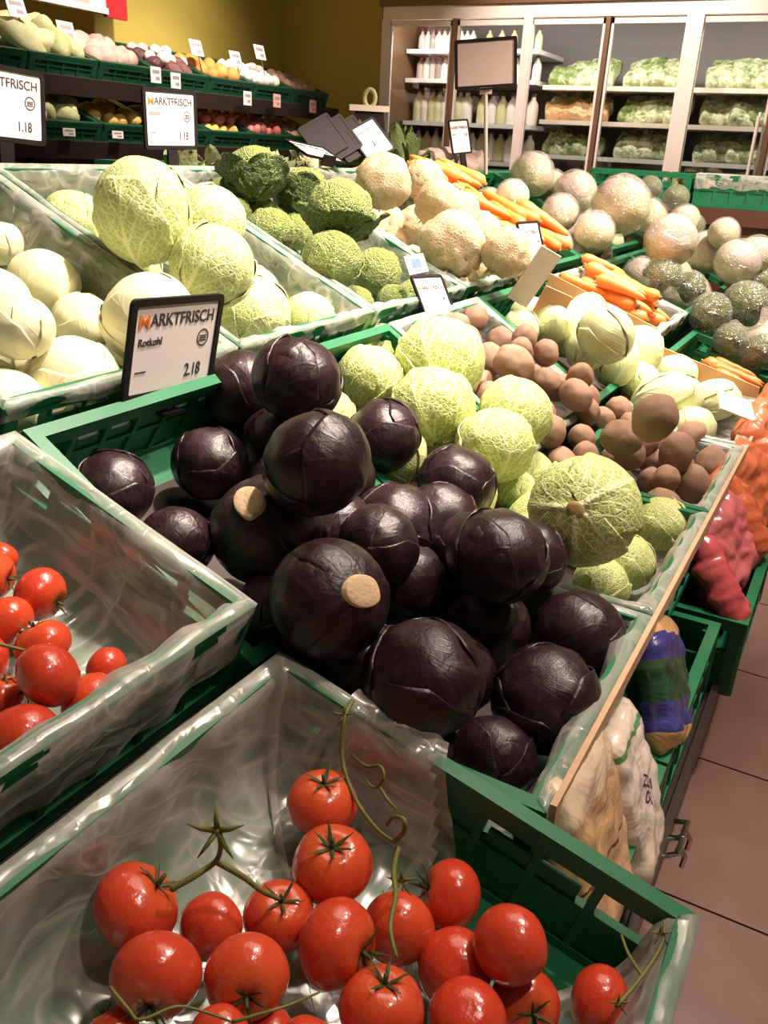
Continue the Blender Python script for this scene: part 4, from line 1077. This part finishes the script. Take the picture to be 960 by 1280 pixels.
# ------------------------------------------------------------------ price signs
def ring_mesh(w, h, b, t, r=.012):
    m = MB(); n = 5
    def outline(W, H, R):
        pts = []
        for cx, cy, a0 in ((W / 2 - R, H / 2 - R, 0), (-W / 2 + R, H / 2 - R, PI / 2), (-W / 2 + R, -H / 2 + R, PI), (W / 2 - R, -H / 2 + R, 1.5 * PI)):
            for k in range(n): a = a0 + PI / 2 * k / (n - 1); pts.append((cx + R * math.cos(a), cy + R * math.sin(a)))
        return pts
    o = outline(w, h, r); i = outline(w - 2 * b, h - 2 * b, r * .35); k = len(o)
    for z in (-t / 2, t / 2):
        m.v += [(x, y, z) for x, y in o] + [(x, y, z) for x, y in i]
    for a in range(k):
        c = (a + 1) % k
        m.f += [(a, c, k + c, k + a), (2 * k + a, 3 * k + a, 3 * k + c, 2 * k + c), (a, 2 * k + a, 2 * k + c, c), (k + a, k + c, 3 * k + c, 3 * k + a)]
    return m
def sign(loc, eul, w, h, label, name='', price='', detail=2, post=.05, blank=False, card='sign_card'):
    t = thing('price_sign', label, 'price sign', loc, eul)
    obj('frame', ring_mesh(w, h, .012 * w / .235, .008), 'black_plastic', t)
    obj('card', MB().box(-w / 2 + .01, w / 2 - .01, -h / 2 + .01, h / 2 - .01, -.002, .001), card, t)
    obj('foot', MB().box(-.02, .02, -h / 2 - post, -h / 2 + .004, -.004, .004).box(-.03, .03, -h / 2 - post - .006, -h / 2 - post, -.02, .02), 'black_plastic', t)
    if blank: return t
    def put(nm, me, mat, x, y, sx=1.):
        obj(nm, me, mat, t, (x, y, .0016), None, (sx, 1, 1))
    s = w / .235
    mM = text_mesh('M', .031 * s); mA = text_mesh('ARKTFRISCH', .029 * s)
    wm = max(v.co.x for v in mM.vertices); wa = max(v.co.x for v in mA.vertices)
    put('lettering', mM, 'sign_orange', -w * .42, h * .22, w * .115 / wm); put('lettering', mA, 'sign_ink', -w * .42 + w * .125, h * .23, w * .70 / wa)
    if name: put('lettering', text_mesh(name, .018 * s), 'sign_ink', -w * .40, h * .045)
    else: put('lettering', MB().box(0, .05 * s, .002, .012 * s, -.0002, .0002), 'sign_grey', -w * .40, h * .045)
    if price: put('price', text_mesh(price, .032 * s), 'sign_ink', w * .14, -h * .33, .8)
    seal = MB(); n = 24; R = .016 * s
    for k in range(n):
        a, b = 2 * PI * k / n, 2 * PI * (k + 1) / n
        q = len(seal.v)
        for rr in (R, R * .8): seal.v += [(rr * math.cos(a), rr * math.sin(a), 0), (rr * math.cos(b), rr * math.sin(b), 0)]
        seal.f.append((q, q + 1, q + 3, q + 2))
    seal.box(-R * .6, R * .6, R * .15, R * .3, -.0002, .0002).box(-R * .55, R * .55, -R * .1, R * .05, -.0002, .0002).box(-R * .6, R * .6, -R * .38, -R * .22, -.0002, .0002)
    put('seal', seal, 'sign_ink', w * .31, h * .055)
    if detail > 1: put('small_print', MB().box(0, .026 * s, 0, .0022 * s, -.0002, .0002), 'sign_ink', -w * .40, -h * .22)
    return t
sign((-1.083, 1.208, 1.046), (1.729, .072, 1.612), .255, .185, 'large black-framed price sign reading 2.18 above the red cabbages', 'Rotkohl', '2.18', post=.03)
sign((-1.959, 2.212, 1.448), (1.586, -.021, 1.564), .235, .17, 'black-framed price sign standing between the two left wall tiers', '', '1.18')
sign((-1.915, 1.575, 1.452), (1.60, .06, 1.55), .235, .17, 'black-framed price sign cut off by the upper left edge', '', '1.18')
sign((-2.029, 3.573, 1.43), (.926, -.407, 1.288), .17, .17, 'bright price sign tilted on its corner behind the celeriac', '', '', post=.02)
sign((-1.90, 2.93, 1.375), (.35, .12, 1.30), .20, .15, 'price sign lying almost flat behind the dark savoys', '', '', post=.005, detail=1)
sign((-2.028, 4.513, 1.475), (1.35, -.097, 1.245), .15, .17, 'small pinkish price sign below the large blank sign', '', '', post=.08)
sg = sign((-1.84, 4.328, 1.801), (1.486, -.101, .341), .3, .22, 'large blank framed sign on a pale post before the chiller', blank=True, card='sign_blank', post=.0)
obj('post', MB().tube([(0, -.11, -.004), (0, -.30, -.004), (0, -.50, -.004)], .009, 10).box(-.03, .03, -.135, -.105, -.012, .004), 'sign_blank', sg)
sign((-1.088, 3.128, 1.104), (1.212, -.014, 1.377), .15, .17, 'small portrait price tag standing before the carrots', '', '')
sign((-1.11, 2.384, .985), (1.0, .045, 1.369), .153, .17, 'narrow price tag leaning behind the light savoys', '', '')
st = thing('info_tag', 'small white and blue tag above the narrow price tag', 'tag', (-1.19, 2.40, 1.085), (1.107, -.088, 1.256))
obj('card', MB().box(-.04, .04, -.028, .028, -.001, .001), 'sign_card', st); obj('print', MB().box(-.02, .02, -.012, .016, .001, .0014), 'sign_blue', st)

# stack of dark tilted signs and the pale clip behind the celeriac
for k in range(3):
    t = thing('folded_sign', ['dark sign frame stacked nearest the tilted bright sign', 'dark sign frame in the middle of the tilted stack', 'dark sign frame at the left of the tilted stack'][k], 'sign frame', (-2.09 - .03 * k, 3.50 - .06 * k, 1.43), (.95, -.45, 1.2))
    obj('frame', ring_mesh(.17, .17, .012, .006), 'black_plastic', t); obj('card', MB().box(-.075, .075, -.075, .075, -.002, .001), 'black_plastic', t)
t = thing('scale_head', 'dark scale head with a pale top and green ring behind the signs', 'scale', (-2.15, 3.76, 1.50), (0, 0, .5))
obj('body', MB().prism([(-.08, -.09), (.08, -.09), (.065, .05), (-.065, .05)], 'y', -.03, .03), 'metal_dark', t)
obj('top_plate', MB().box(-.09, .09, -.04, .04, .05, .075), 'cardboard_pale', t)
rg = MB().tube([(.024 * math.cos(a), 0, .105 + .036 * math.sin(a)) for a in [2 * PI * k / 20 for k in range(21)]], .010, 8, False)
obj('ring', rg.mesh('ring', True), 'leaf_pale', t)
# ------------------------------------------------------------------ rear counter behind the back tier
obj('rear_counter', MB().box(-2.46, -1.965, .2, 5.25, 0, 1.14), 'shelf_dark', gon)
BL = {}
def lump(kind, mat, k, fn, sub=3):
    if (kind, mat, k) not in BL: BL[kind, mat, k] = blob(kind, mat, sub, fn)
    return BL[kind, mat, k]
def leafy_mesh(mat, seed, n=14):
    # a loose leafy bunch: blades of curled leaves from one base
    r = random.Random(seed); V = []; F = []
    for k in range(n):
        a = r.uniform(0, 2 * PI); tilt = r.uniform(.15, 1.15); L = r.uniform(.75, 1.2); wd = r.uniform(.22, .36)
        b = len(V); m = 6
        for i in range(m + 1):
            t = i / m; rad = .12 + L * t * math.sin(tilt) ; z = -.6 + L * (t * math.cos(tilt) * 1.25 + .25 * t * t) - .35 * t ** 4
            for j in (-1, -.5, 0, .5, 1):
                w_ = wd * math.sin(PI * (.12 + .83 * t)) * j
                zz = z + .10 * abs(j) + .06 * math.sin(t * 14 + j * 5 + k)
                V.append((rad * math.cos(a) - w_ * math.sin(a), rad * math.sin(a) + w_ * math.cos(a), zz))
        for i in range(m):
            for j in range(4):
                q = b + i * 5 + j; F.append((q, q + 1, q + 6, q + 5))
    mb = MB(); mb.v = V; mb.f = F
    me = mb.mesh('leafy_bunch', True, False); me.materials.append(MAT[mat]); return me
LFY = {(m, s): leafy_mesh(m, s) for m in ('leaf_green', 'leaf_pale') for s in range(2)}
rr = random.Random(77)
rc = [('rear counter crate with pale lettuce behind the dark savoys', 2.35), ('rear counter crate behind the lying price sign', 2.96), ('rear counter crate with dark leafy greens', 3.57), ('rear counter crate with pale trays', 4.18), ('rear counter crate at the far end', 4.79)]
for lab, y in rc:
    crate(lab, origin=(-2.215, y + .3, 1.145, .44, .60, (0, 0, 0)))
def heap(kind, mk, x0, x1, y0, y1, z, R, n, label, cat, group, jit=.02, sz=(1, 1, 1)):
    for i in range(n):
        o = obj(kind, mk(i), None, None, (rr.uniform(x0, x1), y0 + (y1 - y0) * (i + .5) / n, z + rr.uniform(0, jit)), (rr.uniform(-.5, .5), rr.uniform(-.5, .5), rr.uniform(0, 6.3)), tuple(R * rr.uniform(.88, 1.1) * q for q in sz))
        tag(o, label, cat, group)
rnd_fn = lambda k, a=.12: (lambda p: p * (1 + a * noise3(p, 2.2, 2, k * 3.)))
heap('lettuce', lambda i: LFY['leaf_pale', i % 2], -2.3, -2.08, 2.42, 3.5, 1.29, .10, 9, 'pale lettuce on the rear counter behind the dark savoys', 'lettuce', 'pale lettuces on the rear counter')
heap('leafy_greens', lambda i: LFY['leaf_green', i % 2], -2.36, -2.08, 3.60, 4.25, 1.36, .13, 9, 'dark leafy green bunch right of the tilted bright sign', 'greens', 'dark leafy bunches', .06)
heap('salad_tray', lambda i: lump('salad_tray', 'turnip', i % 3, lambda p: Vector((p.x, max(-.9, min(.9, p.y * 1.2)), max(-.5, min(.5, p.z)))) * (1 + .08 * noise3(p, 3, 2))), -2.3, -2.1, 4.30, 5.2, 1.34, .085, 9, 'small pale tray on the rear counter before the chiller', 'tray', 'pale trays on the rear counter')

# ------------------------------------------------------------------ far table with two green crates
ft = thing('far_table', 'brown wooden display table at the far end', 'table', (-.4, 5.62, 0))
obj('table_body', MB().box(-1.25, 1.6, -.27, .27, 0, 1.10), 'brown_wood', ft)
obj('table_top', MB().box(-1.27, 1.62, -.29, .29, 1.10, 1.185), 'brown_wood', ft)
crate('left green crate on the far wooden table', origin=(-1.27, 5.60, 1.187, .58, .44, (0, 0, 0)))
fc = crate('right film-covered green crate on the far wooden table', origin=(-.67, 5.60, 1.187, .58, .44, (0, 0, 0)))
crate('green crate on the far wooden table beyond the right edge', origin=(-.07, 5.60, 1.187, .58, .44, (0, 0, 0)))
liner(fc, 'pale plastic film hanging over the far right crate', 'film_milky', {'front': .03, 'near': .07, 'far': .03}, 31)
heap('lettuce', lambda i: LFY['leaf_pale', i % 2], -1.45, -.1, 5.52, 5.68, 1.28, .09, 8, 'pale lettuce in the crates on the far table', 'lettuce', 'far table lettuces')

# ------------------------------------------------------------------ wall shelf on the left
sh = thing('wall_shelf', 'dark two-tier wall shelf with tilted green crates along the yellow wall', 'shelf', (-3.9, 4.1, 0))
TILT = math.radians(20)
def tier(z_rim, h=.11):
    # crate rim front edge at x=-3.5
    cx = -3.5 - .21 * math.cos(TILT) - math.sin(TILT) * h
    cz = z_rim + .21 * math.sin(TILT) - math.cos(TILT) * h
    return cx, cz, h
for zr in (1.72, 1.44):
    cx, cz, h = tier(zr)
    o = obj('shelf_board', MB().box(-.23, .225, -1.6, 1.6, -.030, -.004), 'shelf_dark', sh, (cx + 3.9, 0, cz), (0, TILT, 0))
    obj('shelf_lip', MB().box(.225, .235, -1.6, 1.6, -.055, .030), 'shelf_dark', sh, (cx + 3.9, 0, cz), (0, TILT, 0))
for y in (-1.58, -.55, .5, 1.56):
    obj('upright', MB().box(-.28, -.24, y - .02, y + .02, 0, 1.85), 'shelf_dark', sh)
obj('base_cabinet', MB().box(-.28, .42, -1.6, 1.6, 0, 1.22), 'shelf_dark', sh)
upper = ['upper shelf crate of pale bunched greens', 'upper shelf crate of mixed greens', 'upper shelf crate of purple turnips', 'upper shelf crate of aubergines', 'upper shelf crate of oranges', 'upper shelf crate of white mushrooms', 'upper shelf crate of brown mushrooms']
lower = ['lower shelf crate of pale salad', 'lower shelf crate of lettuce', 'lower shelf crate of yellow fruit', 'lower shelf crate hidden behind the price sign', 'lower shelf crate of yellow roots', 'lower shelf crate of radishes', 'lower shelf crate of beige roots']
YS = [2.62 + .42 * k for k in range(8)]
def on_tier(zr, u, y, lift):
    cx, cz, h = tier(zr)
    return (cx + u * math.cos(TILT) + lift * math.sin(TILT), y, cz - u * math.sin(TILT) + lift * math.cos(TILT))
for zr, labs in ((1.72, upper), (1.44, lower)):
    cx, cz, h = tier(zr)
    for k, lab in enumerate(labs):
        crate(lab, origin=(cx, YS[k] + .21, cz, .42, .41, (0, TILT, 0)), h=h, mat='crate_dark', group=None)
el = lambda k, q: (lambda p: Vector((p.x * q, p.y, p.z)) * (1 + .10 * noise3(p, 2, 2, k * 3.)))
def fill(zr, k, kind, mat, R, label, q=1., rows=3, cols=4, fn=None, lift=.07, leafy=None, grp=None):
    for a in range(rows):
        for b in range(cols):
            u = -.13 + .26 * (a + .5) / rows + rr.uniform(-.015, .015); y = YS[k] + .03 + .35 * (b + .5) / cols + rr.uniform(-.015, .015)
            me = LFY[leafy, (a + b) % 2] if leafy else lump(kind, mat, (a + b) % 3, fn or el((a + b) % 3, q))
            o = obj(kind, me, None, None, on_tier(zr, u, y, lift + rr.uniform(0, .02)), (rr.uniform(-.4, .4), rr.uniform(-.4, .4) + TILT, rr.uniform(0, 6)), R * rr.uniform(.88, 1.1))
            tag(o, label, kind.replace('_', ' '), grp or label)
U, W_ = 1.72, 1.44
fill(U, 0, 'lettuce', None, .09, 'pale lettuce at the left end of the upper wall shelf', rows=2, cols=3, leafy='leaf_pale')
fill(U, 1, 'leek', 'leaf_pale', .06, 'pale green bunched stalk standing on the upper wall shelf', q=2.0, rows=3, cols=4, lift=.11)
fill(U, 2, 'turnip', 'turnip', .055, 'white and purple turnip on the upper wall shelf', rows=3, cols=4, lift=.09)
fill(U, 3, 'aubergine', 'aubergine', .045, 'dark aubergine on the upper wall shelf', q=1.8, rows=3, cols=3, lift=.08)
fill(U, 3, 'garlic', 'mushroom', .032, 'pale garlic bulb beside the aubergines', rows=2, cols=4, lift=.12)
fill(U, 4, 'orange', 'orange_skin', .042, 'orange fruit on the upper wall shelf', rows=3, cols=4, lift=.09)
fill(U, 5, 'mushroom', 'mushroom', .034, 'white mushroom in the upper wall shelf crate', rows=4, cols=6, lift=.10)
fill(U, 6, 'brown_mushroom', 'mushroom_brown', .04, 'brown mushroom at the right end of the upper wall shelf', rows=3, cols=5, lift=.08)
fill(W_, 0, 'lettuce', None, .08, 'pale lettuce at the left of the lower wall shelf', rows=3, cols=3, leafy='leaf_pale')
fill(W_, 1, 'chicory', 'leaf_pale', .045, 'pale chicory head on the lower wall shelf', q=1.9, rows=3, cols=4, lift=.09)
fill(W_, 2, 'lemon', 'yellow_skin', .036, 'yellow fruit on the lower wall shelf left of the sign', q=1.2, rows=3, cols=4, lift=.08)
fill(W_, 3, 'parsnip', 'beige_root', .045, 'beige root on the lower shelf behind the price sign', q=1.6, rows=2, cols=4)
fill(W_, 4, 'yellow_turnip', 'yellow_skin', .042, 'yellow root on the lower shelf right of the sign', rows=3, cols=4, lift=.07)
fill(W_, 5, 'radish', 'radish', .036, 'red radish on the lower wall shelf', q=1.2, rows=4, cols=5, lift=.09)
fill(W_, 6, 'ginger', 'beige_root', .042, 'beige root at the right end of the lower wall shelf', q=1.5, rows=3, cols=4, lift=.07)
fill(W_, 4, 'red_radish', 'radish', .036, 'red radish beside the yellow roots', q=1.2, rows=2, cols=3, lift=.12)
def tagcard(loc, w, h, mat, label, tilt=0., name='shelf_tag'):
    t = thing(name, label, 'price tag', loc, (PI / 2, 0, PI / 2))
    t.rotation_euler = (PI / 2 - tilt, 0, PI / 2)
    obj('card', MB().box(-w / 2, w / 2, -h / 2, h / 2, -.002, .002), mat, t)
    obj('print', MB().box(-w * .35, w * .35, h * .08, h * .3, .002, .0026).box(-w * .05, w * .35, -h * .32, -h * .1, .002, .0026), 'sign_grey', t)
    if name != 'shelf_tag': obj('stick', MB().tube([(0, -h / 2, 0), (0, -h / 2 - .09, 0)], .003, 6), 'metal_dark', t)
for (y, z), m, l in zip([(3.802, 1.69), (3.953, 1.675), (4.579, 1.632), (4.879, 1.638), (5.286, 1.630)], ['sign_card', 'sign_card', 'sign_card', 'pink_print', 'pink_print'],
        ['small tag on the shelf lip left of the pale tag', 'pale tag on the shelf lip below the oranges', 'pale hanging tag below the white mushrooms', 'orange-pink hanging tag below the white mushrooms', 'orange-pink hanging tag at the shelf end']):
    tagcard((-3.455, y, z), .075, .075, m, l)
for (y, z), l in zip([(3.097, 1.90), (3.379, 1.84), (4.326, 1.87), (4.685, 1.85), (4.928, 1.91)], ['white price card at the far left above the upper shelf', 'white price card above the bunched greens', 'white price card above the oranges', 'white price card leaning above the mushrooms', 'white price card highest at the right above the shelf']):
    tagcard((-3.62, y, z), .10, .085, 'sign_card', l, .3, 'price_card')
for (y, z), l in zip([(3.209, 1.395), (3.525, 1.395)], ['white label on the lower crate front at the left', 'white label on the lower crate front by the yellow fruit']):
    tagcard((-3.475, y, z), .075, .035, 'sign_card', l)
pb = thing('poster_board', 'printed board with a red end on the yellow wall', 'poster', (-4.0, 3.6, 2.0))
obj('panel', MB().box(-.01, .01, -.9, .40, .03, .45), 'pink_print', pb); obj('white_end', MB().box(-.012, .012, .30, .42, .0, .45), 'white_paint', pb)
obj('red_end', MB().box(-.012, .012, .42, .58, -.01, .45), 'red_print', pb); obj('bottom_rail', MB().box(-.02, .03, -.9, .42, 0, .03), 'white_paint', pb)
obj('wall_bracket', MB().box(-.2, -.01, -.5, -.46, .1, .14).box(-.2, -.01, .2, .24, .1, .14), 'metal_dark', pb)

# ------------------------------------------------------------------ glass-door chiller
fr = thing('glass_door_chiller', 'long wall chiller with glass doors and lit shelves at the back', 'chiller', (0, 6.0, 0))
X0, X1 = -3.34, 2.9
obj('back_panel', MB().box(X0, X1, .86, .90, .2, 2.3), 'fridge_grey', fr)
obj('side_wall', MB().box(X0 - .02, X0 + .02, 0, .9, 0, 2.36), 'fridge_brown', fr)
obj('base', MB().box(X0, X1, .05, .9, 0, .25), 'fridge_grey', fr)
obj('canopy', MB().box(X0 - .02, X1, -.04, .9, 2.30, 2.62), 'fridge_brown', fr)
obj('top_rail', MB().box(X0, X1, -.02, .03, 2.22, 2.30), 'fridge_post', fr)
secs = [(-3.31 + .521 * k, -3.31 + .521 * (k + 1)) for k in range(10)]
for k in range(11):
    x = -3.31 + .521 * k
    wd = .05 if k in (4, 8) else .03 if k % 2 == 0 else .014
    obj('post', MB().box(x - wd, x + wd, -.03, .03, .25, 2.22), 'fridge_post' if k in (0, 4, 8) else 'fridge_brown' if k % 2 else 'fridge_post', fr)
for k, (a, b) in enumerate(secs):
    d = obj('door', MB().box(a + .02, a + .035, -.012, .012, .26, 2.21).box(b - .035, b - .02, -.012, .012, .26, 2.21).box(a + .02, b - .02, -.012, .012, .26, .30).box(a + .02, b - .02, -.012, .012, 2.18, 2.21), 'fridge_post', fr)
    obj('pane', MB().box(a + .035, b - .035, -.003, .003, .30, 2.18), 'glass', d)
    if k >= 4: obj('handle', MB().tube([(b - .06, -.02, 1.2), (b - .06, -.05, 1.22), (b - .06, -.05, 1.68), (b - .06, -.02, 1.70)], .010, 8), 'fridge_post', d)
def bottle_mesh(mat, cap):
    m = MB().lathe([(.030, 0), (.034, .008), (.034, .10), (.030, .125), (.013, .150), (.012, .172)], 14)
    me = m.mesh('bottle', True); me.materials.append(MAT[mat])
    c = MB().lathe([(.0145, .168), (.0145, .186)], 12).mesh('cap'); c.materials.append(MAT[cap])
    return me, c
BOT = [bottle_mesh(m, 'bottle_cap') for m in ('bottle_b', 'bottle_a', 'bottle_c')]
def bottles(x0, x1, z, n, kinds, sc, label, y=6.42):
    for i in range(n):
        k = kinds[i % len(kinds)]
        o = obj('bottle', BOT[k][0], None, None, (x0 + (x1 - x0) * (i + .5) / n, y, z), None, (sc * 1.1, sc * 1.1, sc))
        obj('cap', BOT[k][1], None, o); tag(o, label, 'bottle', label)
for (a, b, zs, mt) in ((X0, -2.27, (2.075, 1.885, 1.60, 1.35), 'fridge_white'), (-2.27, X1, (1.855, 1.64, 1.42), 'cardboard_pale')):
    for z in zs:
        obj('shelf', MB().box(a + .03, b - .03, .30, .86, z - .028, z), mt if z != zs[-1] else 'fridge_white', fr)
bottles(-3.27, -2.82, 2.076, 10, [0, 0, 1, 0], .74, 'pale bottle on the top chiller shelf, left door')
bottles(-3.27, -2.82, 1.886, 9, [1, 0, 1], .86, 'dark-topped bottle on the middle chiller shelf, left door')
bottles(-3.27, -2.82, 1.602, 8, [2, 0, 2], 1.2, 'yellowish bottle on the lower chiller shelf, left door')
bottles(-2.76, -2.30, 1.886, 6, [0, 1, 0], .86, 'bottle on the middle chiller shelf behind the blank sign')
bottles(-2.76, -2.30, 1.602, 6, [2, 0], 1.1, 'bottle on the lower chiller shelf beside the small sign')
bottles(-2.76, -2.30, 2.076, 5, [2], .74, 'yellow bottle on the top chiller shelf behind the blank sign')
bottles(-3.27, -2.30, 1.352, 13, [0, 2], 1.1, 'bottle on the bottom chiller shelf at the left')
SB = [bag_mesh('salad_bag', 'salad_bag', 2.0, 2.2, 1.3, 40 + k) for k in range(3)]
TB = [bag_mesh('salad_bag', 'tray_warm', 2.0, 2.2, 1.3, 50 + k) for k in range(2)]
for (z, zl) in ((1.856, 'upper'), (1.641, 'middle'), (1.421, 'lower')):
    for s, (a, b) in enumerate(secs[2:8]):
        for i in range(4):
            x = a + .07 + (b - a - .14) * (i + .5) / 4
            for lay in range(2):
                if lay == 1 and rr.random() < .15: continue
                warm = (s == 0 and zl == 'middle' and lay == 0)
                o = obj('salad_bag', rr.choice(TB if warm else SB), None, None, (x + rr.uniform(-.015, .015), 6.42 + .10 * lay + rr.uniform(-.02, .02), z + .055 + .05 * lay), (rr.uniform(.5, 1.0), rr.uniform(-.3, .3), rr.uniform(-.3, .3)), .078 * rr.uniform(.88, 1.1))
                tag(o, 'salad bag on the %s chiller shelf, %s door from the bottles' % (zl, ['first', 'second', 'third', 'fourth', 'fifth', 'sixth'][s]), 'salad bag', 'chiller salad bags %s %d' % (zl, s))
for k, (x0_, x1_) in enumerate(((-3.25, -1.3), (-1.2, .8))):
    d = bpy.data.lights.new('chiller_tube_lamp', 'AREA'); d.shape = 'RECTANGLE'; d.size = x1_ - x0_; d.size_y = .05; d.energy = 10; d.color = (1, .93, .84)
    o = bpy.data.objects.new('chiller_tube_lamp', d); C.objects.link(o); o.location = ((x0_ + x1_) / 2, 6.08, 2.20); o.rotation_euler = (math.radians(38), 0, 0)
